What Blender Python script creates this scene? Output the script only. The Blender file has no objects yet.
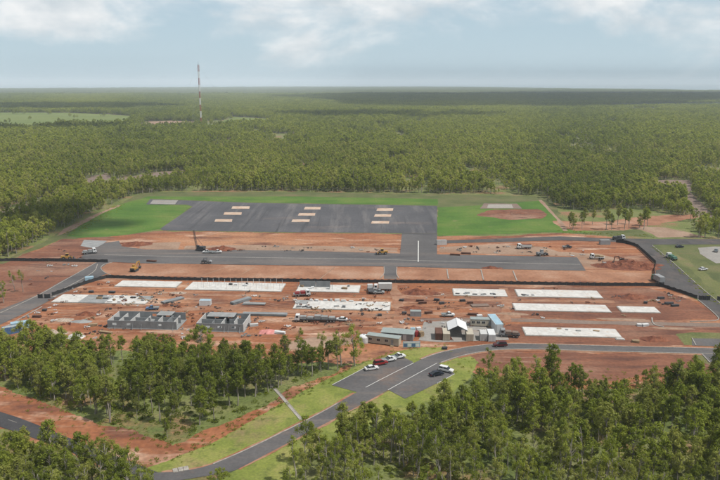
import bpy, bmesh, math, random
import numpy as np
from mathutils import Vector, Matrix, noise
R = math.radians
random.seed(7); RNG = np.random.default_rng(11)
S = bpy.context.scene
COL = S.collection

# ------------------------------------------------------------------ camera
CAM_H, FPX, HORIZON = 87.0, 700.0, 82.0            # eye height (m), focal length (photo px), eye-level row
PITCH = math.atan((240 - HORIZON) / FPX)
cam_d = bpy.data.cameras.new('camera'); cam = bpy.data.objects.new('camera', cam_d); COL.objects.link(cam)
cam.location = (0, 0, CAM_H); cam.rotation_euler = (math.pi / 2 - PITCH, 0, 0)
cam_d.sensor_width = 36; cam_d.lens = 36 * FPX / 720; cam_d.clip_start = 1; cam_d.clip_end = 120000
S.camera = cam

# ------------------------------------------------------------------ sky, sun, exposure
SUN_EL, SUN_AZ = R(59), R(114)                      # azimuth clockwise from +Y (view direction)
W = bpy.data.worlds.new('World'); S.world = W; W.use_nodes = True
def build_world():
    nt = W.node_tree; nt.nodes.clear(); N = nt.nodes.new; L = nt.links.new
    out = N('ShaderNodeOutputWorld'); bg = N('ShaderNodeBackground')
    sky = N('ShaderNodeTexSky'); sky.sky_type = 'NISHITA'; sky.sun_disc = False
    sky.sun_elevation = SUN_EL; sky.sun_rotation = SUN_AZ
    sky.altitude = 90; sky.air_density = 1.0; sky.dust_density = 0.4; sky.ozone_density = 1.6
    bg.inputs['Strength'].default_value = 0.078
    tc = N('ShaderNodeTexCoord'); mp = N('ShaderNodeMapping'); mp.inputs['Scale'].default_value = (1, 1, 2.1)
    mp.inputs['Location'].default_value = (0.33, 0.2, 0.115)
    L(tc.outputs['Generated'], mp.inputs['Vector'])
    n1 = N('ShaderNodeTexNoise'); n1.inputs['Scale'].default_value = 6.5; n1.inputs['Detail'].default_value = 9
    n1.inputs['Roughness'].default_value = 0.56; n1.inputs['Distortion'].default_value = 0.25
    L(mp.outputs[0], n1.inputs['Vector'])
    n2 = N('ShaderNodeTexNoise'); n2.inputs['Scale'].default_value = 17; n2.inputs['Detail'].default_value = 6
    L(mp.outputs[0], n2.inputs['Vector'])
    sep = N('ShaderNodeSeparateXYZ'); L(tc.outputs['Generated'], sep.inputs[0])
    cov = N('ShaderNodeMapRange'); cov.inputs[1].default_value = 0.01; cov.inputs[2].default_value = 0.125
    cov.inputs[3].default_value = -0.16; cov.inputs[4].default_value = 0.12; L(sep.outputs[2], cov.inputs[0])
    add = N('ShaderNodeMath'); add.operation = 'ADD'; L(n1.outputs['Fac'], add.inputs[0]); L(cov.outputs[0], add.inputs[1])
    ramp = N('ShaderNodeValToRGB'); ramp.color_ramp.interpolation = 'EASE'
    ramp.color_ramp.elements[0].position = 0.39; ramp.color_ramp.elements[0].color = (0, 0, 0, 1)
    ramp.color_ramp.elements[1].position = 0.64; ramp.color_ramp.elements[1].color = (0.9, 0.9, 0.9, 1)
    L(add.outputs[0], ramp.inputs[0])
    cr = N('ShaderNodeValToRGB')
    cr.color_ramp.elements[0].position = 0.35; cr.color_ramp.elements[0].color = (6.6, 7.2, 7.6, 1)
    cr.color_ramp.elements[1].position = 0.68; cr.color_ramp.elements[1].color = (9.9, 9.9, 9.85, 1)
    L(n2.outputs['Fac'], cr.inputs[0])
    hz = N('ShaderNodeMapRange'); hz.interpolation_type = 'SMOOTHERSTEP'; hz.inputs[1].default_value = -0.05; hz.inputs[2].default_value = 0.42
    hz.inputs[3].default_value = 0.88; hz.inputs[4].default_value = 0.1; L(sep.outputs[2], hz.inputs[0])
    tint = N('ShaderNodeMix'); tint.data_type = 'RGBA'                      # humid air whitens the low sky
    tint.inputs[7].default_value = (5.0, 6.5, 7.55, 1); L(sky.outputs[0], tint.inputs[6]); L(hz.outputs[0], tint.inputs[0])
    mix = N('ShaderNodeMix'); mix.data_type = 'RGBA'
    L(ramp.outputs[0], mix.inputs[0]); L(tint.outputs[2], mix.inputs[6]); L(cr.outputs[0], mix.inputs[7])
    L(mix.outputs[2], bg.inputs['Color']); L(bg.outputs[0], out.inputs[0])
build_world()
sun_d = bpy.data.lights.new('sun', 'SUN'); sun_d.energy = 4.6; sun_d.angle = R(0.8); sun_d.color = (1, 0.955, 0.89)
sun = bpy.data.objects.new('sun', sun_d); COL.objects.link(sun)
SUN_DIR = Vector((math.sin(SUN_AZ) * math.cos(SUN_EL), math.cos(SUN_AZ) * math.cos(SUN_EL), math.sin(SUN_EL)))
sun.rotation_euler = SUN_DIR.to_track_quat('Z', 'Y').to_euler()
S.view_settings.view_transform = 'Standard'; S.view_settings.look = 'None'
S.view_settings.exposure = 0.32; S.view_settings.gamma = 1; S.view_settings.use_curve_mapping = False
S.render.engine = 'CYCLES'
cy = S.cycles
cy.use_denoising = True; cy.max_bounces = 5; cy.diffuse_bounces = 2; cy.glossy_bounces = 2
cy.transmission_bounces = 3; cy.volume_bounces = 0; cy.transparent_max_bounces = 8; cy.use_adaptive_sampling = True
cy.adaptive_threshold = 0.02; cy.caustics_reflective = False; cy.caustics_refractive = False

# ------------------------------------------------------------------ pixel <-> ground
cP, sP = math.cos(PITCH), math.sin(PITCH)
def P(u, v, z=0.0):
    a, b = (u - 360) / FPX, (v - 240) / FPX
    d = Vector((a, cP - b * sP, -sP - b * cP))
    t = (z - CAM_H) / d.z
    return Vector((d.x * t, d.y * t, z))
def to_px(x, y, z=0.0):
    dz = z - CAM_H
    f = y * cP - dz * sP
    return 360 + FPX * x / f, 240 + FPX * (-dz * cP - y * sP) / f
def in_poly(u, v, poly):
    u = np.asarray(u, float); v = np.asarray(v, float); c = np.zeros(u.shape, bool); n = len(poly)
    for i in range(n):
        x0, y0 = poly[i]; x1, y1 = poly[(i + 1) % n]
        if y0 == y1: continue
        k = ((y0 > v) != (y1 > v)) & (u < (x1 - x0) * (v - y0) / (y1 - y0) + x0)
        c ^= k
    return c

# ------------------------------------------------------------------ materials
def nodes(m):
    m.use_nodes = True; nt = m.node_tree
    return nt, nt.nodes.new, nt.links.new, nt.nodes['Principled BSDF']
MATS = {}
ALB = 0.61
def mat(name, cols, scale=1.0, rough=0.85, metal=0.0, stretch=(1, 1, 1), bump=0.0, detail=6, fine=None, spec=0.3, pos=(0.33, 0.68), extra=None):
    """procedural colour: noise through a ramp of cols; fine = (scale, amount) speckle on top; extra=(scale, colour, lo, hi, stretch) patches"""
    if name in MATS: return MATS[name]
    m = bpy.data.materials.new(name); nt, N, L, b = nodes(m); cols = [tuple(x * ALB for x in c) for c in cols]
    tc = N('ShaderNodeTexCoord'); mp = N('ShaderNodeMapping'); mp.inputs['Scale'].default_value = stretch
    L(tc.outputs['Object'], mp.inputs[0])
    n = N('ShaderNodeTexNoise'); n.inputs['Scale'].default_value = scale; n.inputs['Detail'].default_value = detail
    n.inputs['Roughness'].default_value = 0.6; L(mp.outputs[0], n.inputs['Vector'])
    r = N('ShaderNodeValToRGB'); e = r.color_ramp.elements
    k = len(cols)
    for i, c in enumerate(cols):
        p = pos[0] + (pos[1] - pos[0]) * i / max(1, k - 1)
        el = e[i] if i < 2 else e.new(p)
        el.position = p; el.color = (*c, 1)
    L(n.outputs['Fac'], r.inputs[0]); colour = r.outputs[0]
    for ex in (extra or []):
        sc, cc, lo, hi, st = ex
        mp2 = N('ShaderNodeMapping'); mp2.inputs['Scale'].default_value = st; L(tc.outputs['Object'], mp2.inputs[0])
        n3 = N('ShaderNodeTexNoise'); n3.inputs['Scale'].default_value = sc; n3.inputs['Detail'].default_value = 7
        n3.inputs['Roughness'].default_value = 0.65; L(mp2.outputs[0], n3.inputs['Vector'])
        mr = N('ShaderNodeMapRange'); mr.inputs[1].default_value = lo; mr.inputs[2].default_value = hi; L(n3.outputs['Fac'], mr.inputs[0])
        mx = N('ShaderNodeMix'); mx.data_type = 'RGBA'; mx.inputs[7].default_value = (*[x * ALB for x in cc], 1)
        L(mr.outputs[0], mx.inputs[0]); L(colour, mx.inputs[6]); colour = mx.outputs[2]
    if fine:
        n2 = N('ShaderNodeTexNoise'); n2.inputs['Scale'].default_value = fine[0]; n2.inputs['Detail'].default_value = 3
        L(tc.outputs['Object'], n2.inputs['Vector'])
        mr = N('ShaderNodeMapRange'); mr.inputs[1].default_value = 0.3; mr.inputs[2].default_value = 0.7
        mr.inputs[3].default_value = 1 - fine[1]; mr.inputs[4].default_value = 1 + fine[1]; L(n2.outputs['Fac'], mr.inputs[0])
        mx = N('ShaderNodeMix'); mx.data_type = 'RGBA'; mx.blend_type = 'MULTIPLY'; mx.inputs[0].default_value = 1
        L(colour, mx.inputs[6]); L(mr.outputs[0], mx.inputs[7]); colour = mx.outputs[2]
    L(colour, b.inputs['Base Color'])
    b.inputs['Roughness'].default_value = rough; b.inputs['Metallic'].default_value = metal
    b.inputs['Specular IOR Level'].default_value = spec
    if bump:
        bp = N('ShaderNodeBump'); bp.inputs['Strength'].default_value = bump; bp.inputs['Distance'].default_value = 0.3
        L(n.outputs['Fac'], bp.inputs['Height']); L(bp.outputs[0], b.inputs['Normal'])
    MATS[name] = m; return m
def plain(name, c, rough=0.5, metal=0.0, spec=0.4, var=0.12, scale=0.8):
    lo = tuple(x * (1 - var) for x in c); hi = tuple(min(1, x * (1 + var)) for x in c)
    return mat(name, [lo, hi], scale=scale, rough=rough, metal=metal, spec=spec, detail=4)

M_GROUND = mat('woodland_floor', [(0.10, 0.135, 0.032), (0.16, 0.185, 0.05), (0.24, 0.215, 0.10)], 0.05, bump=0.3, fine=(1.3, 0.35),
               extra=[(0.04, (0.30, 0.15, 0.085), 0.52, 0.66, (1, 1, 1)), (0.4, (0.09, 0.11, 0.03), 0.5, 0.75, (1, 1, 1))])
EARTH_X = [(0.018, (0.43, 0.215, 0.115), 0.48, 0.63, (0.45, 1, 1)), (0.05, (0.155, 0.06, 0.036), 0.53, 0.64, (0.5, 1, 1)), (0.09, (0.54, 0.36, 0.255), 0.55, 0.66, (0.3, 1, 1)),
           (0.22, (0.42, 0.25, 0.16), 0.54, 0.68, (0.10, 1, 1)), (0.5, (0.17, 0.07, 0.04), 0.55, 0.7, (0.06, 1, 1))]
M_EARTH = mat('red_earth', [(0.19, 0.065, 0.030), (0.295, 0.106, 0.045), (0.37, 0.15, 0.069)], 0.035, rough=0.95, bump=0.5, fine=(0.8, 0.22), extra=EARTH_X)
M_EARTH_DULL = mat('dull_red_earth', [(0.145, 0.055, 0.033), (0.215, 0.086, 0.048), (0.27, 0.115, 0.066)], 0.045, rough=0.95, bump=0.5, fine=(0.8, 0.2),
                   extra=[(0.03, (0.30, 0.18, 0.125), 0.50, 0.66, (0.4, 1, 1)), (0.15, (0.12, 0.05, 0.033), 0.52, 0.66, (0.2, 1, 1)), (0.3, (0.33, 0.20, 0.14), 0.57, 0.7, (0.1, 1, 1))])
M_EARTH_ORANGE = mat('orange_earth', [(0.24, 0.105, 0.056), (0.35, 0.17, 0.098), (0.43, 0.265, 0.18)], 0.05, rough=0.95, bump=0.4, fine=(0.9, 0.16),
                     extra=[(0.12, (0.27, 0.10, 0.05), 0.58, 0.74, (0.35, 1, 1))])  # toned down so the colour holds the shade over the right side
M_SAND = mat('pale_sand', [(0.27, 0.165, 0.11), (0.38, 0.265, 0.19)], 0.06, rough=0.95, fine=(0.8, 0.15), extra=[(0.06, (0.30, 0.15, 0.085), 0.55, 0.72, (0.4, 1, 1))])  # browned: shade on the right of the site is put into this colour
M_CREAMPAD = mat('cream_pad', [(0.50, 0.36, 0.26), (0.62, 0.49, 0.39)], 0.15, rough=0.95, fine=(1, 0.1), extra=[(0.2, (0.45, 0.24, 0.14), 0.52, 0.7, (1, 1, 1))])
M_HAUL = mat('haul_track', [(0.30, 0.15, 0.088), (0.40, 0.235, 0.155)], 0.12, rough=0.95, bump=0.4, fine=(0.9, 0.18), extra=[(0.16, (0.30, 0.125, 0.065), 0.47, 0.6, (0.5, 1, 1))])
M_MOUND = mat('heap_soil', [(0.10, 0.032, 0.02), (0.19, 0.064, 0.034), (0.25, 0.095, 0.05)], 0.35, rough=0.97, bump=0.8, fine=(2, 0.3))
M_MOUND_PALE = mat('heap_gravel', [(0.34, 0.26, 0.20), (0.46, 0.38, 0.31)], 0.4, rough=0.97, bump=0.8, fine=(2, 0.3))
M_ASPH = mat('asphalt', [(0.095, 0.092, 0.095), (0.135, 0.128, 0.128)], 0.10, rough=0.9, fine=(1.2, 0.12), extra=[(0.25, (0.18, 0.155, 0.14), 0.52, 0.75, (0.1, 1, 1)), (0.07, (0.20, 0.135, 0.105), 0.53, 0.72, (1, 1, 1))])
M_APRON = mat('apron_asphalt', [(0.070, 0.070, 0.078), (0.11, 0.108, 0.116)], 0.03, rough=0.88, fine=(0.6, 0.12),
              extra=[(0.09, (0.20, 0.185, 0.18), 0.50, 0.72, (1, 0.07, 1)), (0.05, (0.22, 0.17, 0.15), 0.58, 0.78, (0.3, 1, 1)), (0.25, (0.05, 0.05, 0.055), 0.56, 0.7, (1, 0.04, 1))])
M_TAXI = mat('taxiway_asphalt', [(0.092, 0.088, 0.090), (0.135, 0.126, 0.125)], 0.04, rough=0.9, fine=(0.6, 0.1), extra=[(0.08, (0.22, 0.175, 0.15), 0.50, 0.72, (0.08, 1, 1)), (0.05, (0.07, 0.068, 0.072), 0.52, 0.66, (0.3, 1, 1))])
M_PERIM = mat('perimeter_asphalt', [(0.065, 0.062, 0.063), (0.10, 0.093, 0.092)], 0.08, rough=0.9, fine=(1, 0.12), extra=[(0.06, (0.15, 0.115, 0.10), 0.5, 0.7, (1, 1, 1)), (0.15, (0.05, 0.048, 0.05), 0.54, 0.66, (1, 0.4, 1))])
M_NEWASPH = mat('new_asphalt', [(0.045, 0.045, 0.05), (0.07, 0.068, 0.072)], 0.2, rough=0.85, fine=(1.2, 0.12))
M_GRAVELROAD = mat('gravel_track', [(0.19, 0.14, 0.115), (0.25, 0.185, 0.15)], 0.06, rough=0.95, fine=(1, 0.15), extra=[(0.1, (0.23, 0.11, 0.07), 0.55, 0.72, (0.2, 1, 1))])
M_KERB = mat('kerb_concrete', [(0.29, 0.265, 0.235), (0.42, 0.39, 0.35)], 0.5, rough=0.9, fine=(2, 0.15))
M_PAINT = mat('road_paint', [(0.55, 0.55, 0.52), (0.75, 0.75, 0.72)], 1.5, rough=0.8)
M_PAD = mat('pad_concrete', [(0.27, 0.255, 0.235), (0.34, 0.32, 0.295)], 0.12, rough=0.9, fine=(1, 0.1), extra=[(0.15, (0.30, 0.20, 0.145), 0.55, 0.75, (0.5, 1, 1))])
M_LAWN = mat('lawn', [(0.054, 0.130, 0.011), (0.080, 0.168, 0.016), (0.125, 0.19, 0.03)], 0.03, rough=0.95, bump=0.2, fine=(0.7, 0.16),
             extra=[(0.05, (0.16, 0.20, 0.04), 0.52, 0.70, (0.4, 1, 1)), (0.2, (0.045, 0.11, 0.01), 0.52, 0.7, (0.15, 1, 1)), (0.11, (0.22, 0.20, 0.08), 0.60, 0.72, (1, 1, 1))])
M_VERGE = mat('grass_verge', [(0.15, 0.19, 0.030), (0.22, 0.25, 0.050), (0.29, 0.27, 0.085)], 0.09, rough=0.95, bump=0.3, fine=(1.5, 0.2),
              extra=[(0.06, (0.27, 0.19, 0.10), 0.53, 0.70, (1, 1, 1)), (0.25, (0.11, 0.14, 0.03), 0.52, 0.72, (1, 1, 1))])
M_OLIVE = mat('rough_grass', [(0.075, 0.095, 0.028), (0.115, 0.13, 0.042), (0.16, 0.15, 0.065)], 0.06, rough=0.95, bump=0.3, fine=(1.2, 0.22),
              extra=[(0.05, (0.21, 0.14, 0.08), 0.58, 0.74, (0.5, 1, 1))])
M_GRASSROAD = mat('roadside_grass', [(0.10, 0.12, 0.035), (0.145, 0.155, 0.05), (0.19, 0.175, 0.075)], 0.07, rough=0.95, bump=0.3, fine=(1.2, 0.22), extra=[(0.06, (0.22, 0.16, 0.09), 0.54, 0.7, (1, 1, 1))])
M_FIELD = mat('far_field', [(0.12, 0.165, 0.03), (0.19, 0.225, 0.055)], 0.012, rough=0.95, stretch=(0.3, 1, 1))
M_SLAB = mat('white_concrete', [(0.54, 0.525, 0.50), (0.69, 0.68, 0.655)], 0.22, rough=0.85, fine=(0.9, 0.08), extra=[(0.30, (0.52, 0.40, 0.31), 0.54, 0.72, (1, 1, 1)), (0.12, (0.45, 0.44, 0.43), 0.55, 0.66, (1, 1, 1)), (1.3, (0.46, 0.40, 0.35), 0.62, 0.76, (1, 1, 1))])
M_SLABGREY = mat('grey_concrete', [(0.24, 0.25, 0.25), (0.34, 0.345, 0.345)], 0.3, rough=0.9, fine=(0.9, 0.1))
M_PANEL = mat('tilt_panel', [(0.20, 0.215, 0.225), (0.29, 0.305, 0.315)], 0.25, rough=0.9, fine=(1.2, 0.1))
M_PANELW = mat('pale_panel', [(0.50, 0.50, 0.49), (0.62, 0.62, 0.61)], 0.3, rough=0.85)
M_BLACK = plain('black_shade_cloth', (0.030, 0.030, 0.032), 0.9, var=0.4)
M_POST = plain('galvanised_steel', (0.36, 0.37, 0.38), 0.5, 0.6)
M_WHITE = plain('white_paint', (0.74, 0.75, 0.75), 0.4, var=0.06)
M_ROOFW = plain('white_roof_sheet', (0.78, 0.79, 0.80), 0.45, var=0.05)
M_CREAM = plain('cream_cladding', (0.50, 0.45, 0.36), 0.6, var=0.08)
M_GREYP = plain('grey_paint', (0.30, 0.31, 0.32), 0.5)
M_DGREY = plain('dark_grey', (0.06, 0.06, 0.065), 0.6)
M_GLASS = plain('dark_glass', (0.02, 0.026, 0.03), 0.08, spec=0.6)
M_TYRE = plain('tyre_rubber', (0.014, 0.014, 0.014), 0.9)
M_RIM = plain('wheel_rim', (0.45, 0.45, 0.46), 0.35, 0.7)
M_YELLOW = plain('machine_yellow', (0.46, 0.25, 0.05), 0.6)
M_RED = plain('red_paint', (0.27, 0.02, 0.02), 0.35)
M_MAROON = plain('maroon_paint', (0.09, 0.015, 0.02), 0.35)
M_BLUE = plain('blue_paint', (0.08, 0.16, 0.30), 0.4)
M_LBLUE = plain('pale_blue_paint', (0.34, 0.50, 0.60), 0.5)
M_DBLUE = plain('dark_blue_paint', (0.015, 0.02, 0.035), 0.3)
M_SILVER = plain('silver_paint', (0.42, 0.46, 0.47), 0.3, 0.3)
M_GREEN = plain('green_paint', (0.10, 0.22, 0.16), 0.5)
M_RUST = plain('rust_brown', (0.12, 0.05, 0.03), 0.8, var=0.3)
M_TIMBER = plain('timber', (0.34, 0.24, 0.14), 0.8, var=0.25)
M_PINK = plain('pink_tarp', (0.62, 0.24, 0.22), 0.6, var=0.15)
M_LAMP = plain('lamp_lens', (0.7, 0.7, 0.66), 0.15)
M_TAIL = plain('tail_lens', (0.30, 0.01, 0.01), 0.2)
M_ORANGE = plain('mast_red', (0.34, 0.085, 0.06), 0.6)
M_GREENROOF = plain('grey_green_roof', (0.30, 0.345, 0.335), 0.55, var=0.1)

def leaf_mat(name, a, b, c):
    """leaf colour varies with the place in the wood (tone), from tree to tree and from clump to clump (tint)"""
    m = bpy.data.materials.new(name); nt, N, L, bs = nodes(m)
    at = N('ShaderNodeAttribute'); at.attribute_name = 'tint'
    to = N('ShaderNodeAttribute'); to.attribute_name = 'tone'; to.attribute_type = 'INSTANCER'
    oi = N('ShaderNodeObjectInfo')
    r = N('ShaderNodeValToRGB'); e = r.color_ramp.elements
    e[0].position = 0.0; e[0].color = (*a, 1); e[1].position = 1.0; e[1].color = (*c, 1); k = e.new(0.5); k.color = (*b, 1)
    def madd(x, w, y=None):
        q = N('ShaderNodeMath'); q.operation = 'MULTIPLY_ADD'; q.inputs[1].default_value = w; q.inputs[2].default_value = 0; L(x, q.inputs[0])
        if y is not None: L(y, q.inputs[2])
        return q.outputs[0]
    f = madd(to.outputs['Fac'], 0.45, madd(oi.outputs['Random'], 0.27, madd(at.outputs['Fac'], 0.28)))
    L(f, r.inputs[0]); L(r.outputs[0], bs.inputs['Base Color'])
    bs.inputs['Roughness'].default_value = 0.65; bs.inputs['Specular IOR Level'].default_value = 0.12
    tr = N('ShaderNodeBsdfTranslucent'); hs = N('ShaderNodeHueSaturation'); hs.inputs['Value'].default_value = 1.3; hs.inputs['Saturation'].default_value = 1.1
    L(r.outputs[0], hs.inputs['Color']); L(hs.outputs[0], tr.inputs[0])
    mx = N('ShaderNodeMixShader'); mx.inputs[0].default_value = 0.45
    L(bs.outputs[0], mx.inputs[1]); L(tr.outputs[0], mx.inputs[2]); L(mx.outputs[0], nt.nodes['Material Output'].inputs[0])
    return m
M_LEAF = leaf_mat('gum_leaf', (0.068, 0.090, 0.014), (0.172, 0.204, 0.030), (0.325, 0.340, 0.066))
M_LEAF2 = leaf_mat('pale_gum_leaf', (0.105, 0.122, 0.028), (0.215, 0.230, 0.052), (0.345, 0.335, 0.090))
M_BARK = mat('bark', [(0.22, 0.19, 0.15), (0.50, 0.46, 0.40)], 2.0, rough=0.9, stretch=(1, 1, 0.3))

# ------------------------------------------------------------------ mesh building
class MB:
    def __init__(s): s.v = []; s.f = []; s.m = []
    def add(s, vs, fs, mi=0):
        o = len(s.v); s.v += [tuple(p) for p in vs]; s.f += [tuple(i + o for i in f) for f in fs]; s.m += [mi] * len(fs); return s
    def box(s, x0, x1, y0, y1, z0, z1, mi=0, M=None):
        vs = [Vector(p) for p in ((x0, y0, z0), (x1, y0, z0), (x1, y1, z0), (x0, y1, z0), (x0, y0, z1), (x1, y0, z1), (x1, y1, z1), (x0, y1, z1))]
        if M is not None: vs = [M @ p for p in vs]
        return s.add(vs, [(0, 3, 2, 1), (4, 5, 6, 7), (0, 1, 5, 4), (1, 2, 6, 5), (2, 3, 7, 6), (3, 0, 4, 7)], mi)
    def prism(s, poly, z0, z1, mi=0):
        n = len(poly); vs = [(x, y, z0) for x, y in poly] + [(x, y, z1) for x, y in poly]
        return s.add(vs, [tuple(range(n))[::-1], tuple(range(n, 2 * n))] + [(i, (i + 1) % n, n + (i + 1) % n, n + i) for i in range(n)], mi)
    def sideprism(s, poly, y0, y1, mi=0, inset=None):
        """profile in x,z extruded along y; inset(z)->how much narrower at that height"""
        n = len(poly); g = inset or (lambda z: 0)
        vs = [(x, y0 + g(z), z) for x, z in poly] + [(x, y1 - g(z), z) for x, z in poly]
        return s.add(vs, [tuple(range(n)), tuple(range(n, 2 * n))[::-1]] + [(i, n + i, n + (i + 1) % n, (i + 1) % n) for i in range(n)], mi)
    def tube(s, p, q, r0, r1=None, n=6, mi=0):
        p, q = Vector(p), Vector(q); r1 = r0 if r1 is None else r1; d = (q - p)
        if d.length < 1e-6: return s
        d.normalize(); a = d.orthogonal().normalized(); b = d.cross(a)
        vs = []
        for c, r in ((p, r0), (q, r1)):
            vs += [c + (a * math.cos(2 * math.pi * i / n) + b * math.sin(2 * math.pi * i / n)) * r for i in range(n)]
        return s.add(vs, [tuple(range(n))[::-1], tuple(range(n, 2 * n))] + [(i, (i + 1) % n, n + (i + 1) % n, n + i) for i in range(n)], mi)
    def mesh(s, name):
        me = bpy.data.meshes.new(name); me.from_pydata(s.v, [], s.f); return me
    def build(s, name, mats, parent=None, loc=(0, 0, 0), rz=0.0, bevel=0):
        me = s.mesh(name)
        for m in (mats if isinstance(mats, (list, tuple)) else [mats]): me.materials.append(m)
        if isinstance(mats, (list, tuple)): me.polygons.foreach_set('material_index', s.m)
        bm = bmesh.new(); bm.from_mesh(me); bmesh.ops.recalc_face_normals(bm, faces=bm.faces)
        if bevel: bmesh.ops.bevel(bm, geom=bm.edges[:], offset=bevel, segments=2, affect='EDGES', clamp_overlap=True)
        bm.to_mesh(me); bm.free()
        return place(name, me, parent, loc, rz)
def place(name, me, parent=None, loc=(0, 0, 0), rz=0.0):
    o = bpy.data.objects.new(name, me); COL.objects.link(o); o.location = loc; o.rotation_euler = (0, 0, rz)
    if parent is not None: o.parent = parent
    return o
def tag(o, label, cat, group=None):
    o['label'] = label; o['category'] = cat
    if group: o['group'] = group
    return o
def thing(name, label, cat, loc=(0, 0, 0), rz=0.0, group=None):
    o = bpy.data.objects.new(name, None); COL.objects.link(o); o.location = loc; o.rotation_euler = (0, 0, rz); o.empty_display_size = 0.5
    return tag(o, label, cat, group)
def kind(o, k, label=None):
    o['kind'] = k
    if label: o['label'] = label
    return o

# ------------------------------------------------------------------ ground sheets
def roughen(pts, step, amp, seed):
    out = []; n = len(pts)
    for i in range(n):
        p, q = pts[i], pts[(i + 1) % n]; d = q - p; L = d.length; k = max(1, int(L / step)); nn = Vector((-d.y, d.x, 0)); nn.normalize()
        for j in range(k):
            c = p + d * (j / k)
            w = 0 if amp == 0 else amp * (noise.noise(Vector((c.x / (step * 7), c.y / (step * 7), seed))) * 1.6 + 0.6 * noise.noise(Vector((c.x / step * 0.9, c.y / step * 0.9, seed + 5))))
            out.append(c + nn * w)
    return out
# sheets lie a few millimetres above each other, in this order from the bottom
BASE = {'red_earth': .004, 'dull_earth': .012, 'rough_grass': .016, 'sand_track': .020, 'gravel_clearing': .020, 'field': .016, 'sand_clearing': .016, 'lagoon': .016, 'lawn': .024, 'grass_verge': .026, 'orange_earth': .030,
        'brown_earth': .032, 'sand_patch': .037, 'track': .040, 'gravel_track': .042, 'haul_track': .046, 'wheel_track': .054, 'pad': .078, 'road_shoulder': .082, 'apron': .088, 'perimeter_road': .088, 'taxiway': .092,
        'new_road': .092, 'access_road': .097, 'car_park': .101, 'apron_pad': .106, 'painted_line': .112}
SEEN = {}
def level(name):
    SEEN[name] = SEEN.get(name, -1) + 1; return BASE[name] + SEEN[name] * .0006
TOP = 0.1                                             # things on wheels stand on the finished level
def sheet(name, px, m, amp=0.0, step=1.5, z=None, kindv='structure', label=None):
    if z is None: z = level(name)
    pts = [P(u, v) for u, v in px]
    if amp: pts = roughen(pts, step, amp, len(name) + px[0][0] * 0.1)
    me = bpy.data.meshes.new(name); me.from_pydata([(p.x, p.y, z) for p in pts], [], [tuple(range(len(pts)))]); me.materials.append(m)
    bm = bmesh.new(); bm.from_mesh(me); bmesh.ops.triangulate(bm, faces=bm.faces)
    for f in bm.faces:
        if f.normal.z < 0: f.normal_flip()
    bm.to_mesh(me); bm.free()
    return kind(place(name, me), kindv, label)
def smooth(px, it=2, closed=False):
    for _ in range(it):
        o = [px[0]] if not closed else []
        for i in range(len(px) - (0 if closed else 1)):
            a, b = px[i], px[(i + 1) % len(px)]
            o += [(a[0] * .75 + b[0] * .25, a[1] * .75 + b[1] * .25), (a[0] * .25 + b[0] * .75, a[1] * .25 + b[1] * .75)]
        if not closed: o.append(px[-1])
        px = o
    return px
def strip_mb(mb, pts, w, z0, z1):
    n = len(pts); L, Rr = [], []
    for i in range(n):
        d = pts[min(i + 1, n - 1)] - pts[max(i - 1, 0)]; d.z = 0; d.normalize(); q = Vector((-d.y, d.x, 0)) * (w / 2)
        L.append(pts[i] + q); Rr.append(pts[i] - q)
    vs = [(p.x, p.y, z) for z in (z0, z1) for p in L + Rr]; m2 = 2 * n; fs = []
    for i in range(n - 1):
        a, b, c, d = i, i + 1, n + i + 1, n + i
        fs += [(m2 + a, m2 + d, m2 + c, m2 + b), (a, m2 + a, m2 + b, b), (d, c, m2 + c, m2 + d)]
    fs += [(0, n, m2 + n, m2), (n - 1, m2 + n - 1, m2 + 2 * n - 1, 2 * n - 1)]
    mb.add(vs, fs)
def kerb(px, w=0.32, h=0.24, name='kerb', m=None, z0=-0.02):
    mb = MB(); strip_mb(mb, [P(u, v) for u, v in px], w, z0, h); o = mb.build(name, m or M_KERB); return kind(o, 'structure')
def painted(px, w, name='painted_line', m=None, z=None):
    if z is None: z = level(name)
    mb = MB(); pts = [P(u, v) for u, v in px]; strip_mb(mb, pts, w, z - 0.004, z); return kind(mb.build(name, m or M_PAINT), 'structure')

# ================================================================== LARGE STRUCTURE
# land sheet out to the coast, sea beyond
FAR = 34000
def build_land():
    coast = [(-900, 89.0), (-300, 89.2), (0, 88.8), (130, 88.0), (250, 87.2), (340, 86.6), (430, 87.0), (520, 88.2), (600, 89.4), (660, 90.4), (720, 91.2), (900, 92.2), (1700, 93.0)]
    pts = roughen([P(u, v) for u, v in coast], 250, 60, 3.3)[:-1]
    pts = [p for p in pts if p.y > 4000]
    poly = [Vector((-9000, -400, 0)), Vector((9000, -400, 0))] + pts[::-1]
    me = bpy.data.meshes.new('ground'); me.from_pydata([(p.x, p.y, 0) for p in poly], [], [tuple(range(len(poly)))]); me.materials.append(M_GROUND)
    bm = bmesh.new(); bm.from_mesh(me); bmesh.ops.triangulate(bm, faces=bm.faces); bm.to_mesh(me); bm.free()
    kind(place('ground', me), 'structure')
    m = bpy.data.materials.new('sea_water'); nt, N, L, b = nodes(m)
    b.inputs['Base Color'].default_value = (0.10, 0.16, 0.18, 1); b.inputs['Roughness'].default_value = 0.22
    n = N('ShaderNodeTexNoise'); n.inputs['Scale'].default_value = 0.02; n.inputs['Detail'].default_value = 4
    tc = N('ShaderNodeTexCoord'); L(tc.outputs['Object'], n.inputs['Vector'])
    bp = N('ShaderNodeBump'); bp.inputs['Strength'].default_value = 0.15; L(n.outputs['Fac'], bp.inputs['Height']); L(bp.outputs[0], b.inputs['Normal'])
    mb = MB(); mb.add([(-FAR, 3000, -3), (FAR, 3000, -3), (FAR, FAR, -3), (-FAR, FAR, -3)], [(0, 1, 2, 3)]); kind(mb.build('sea', m), 'structure')
    global M_WATER; M_WATER = m
build_land()

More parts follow.
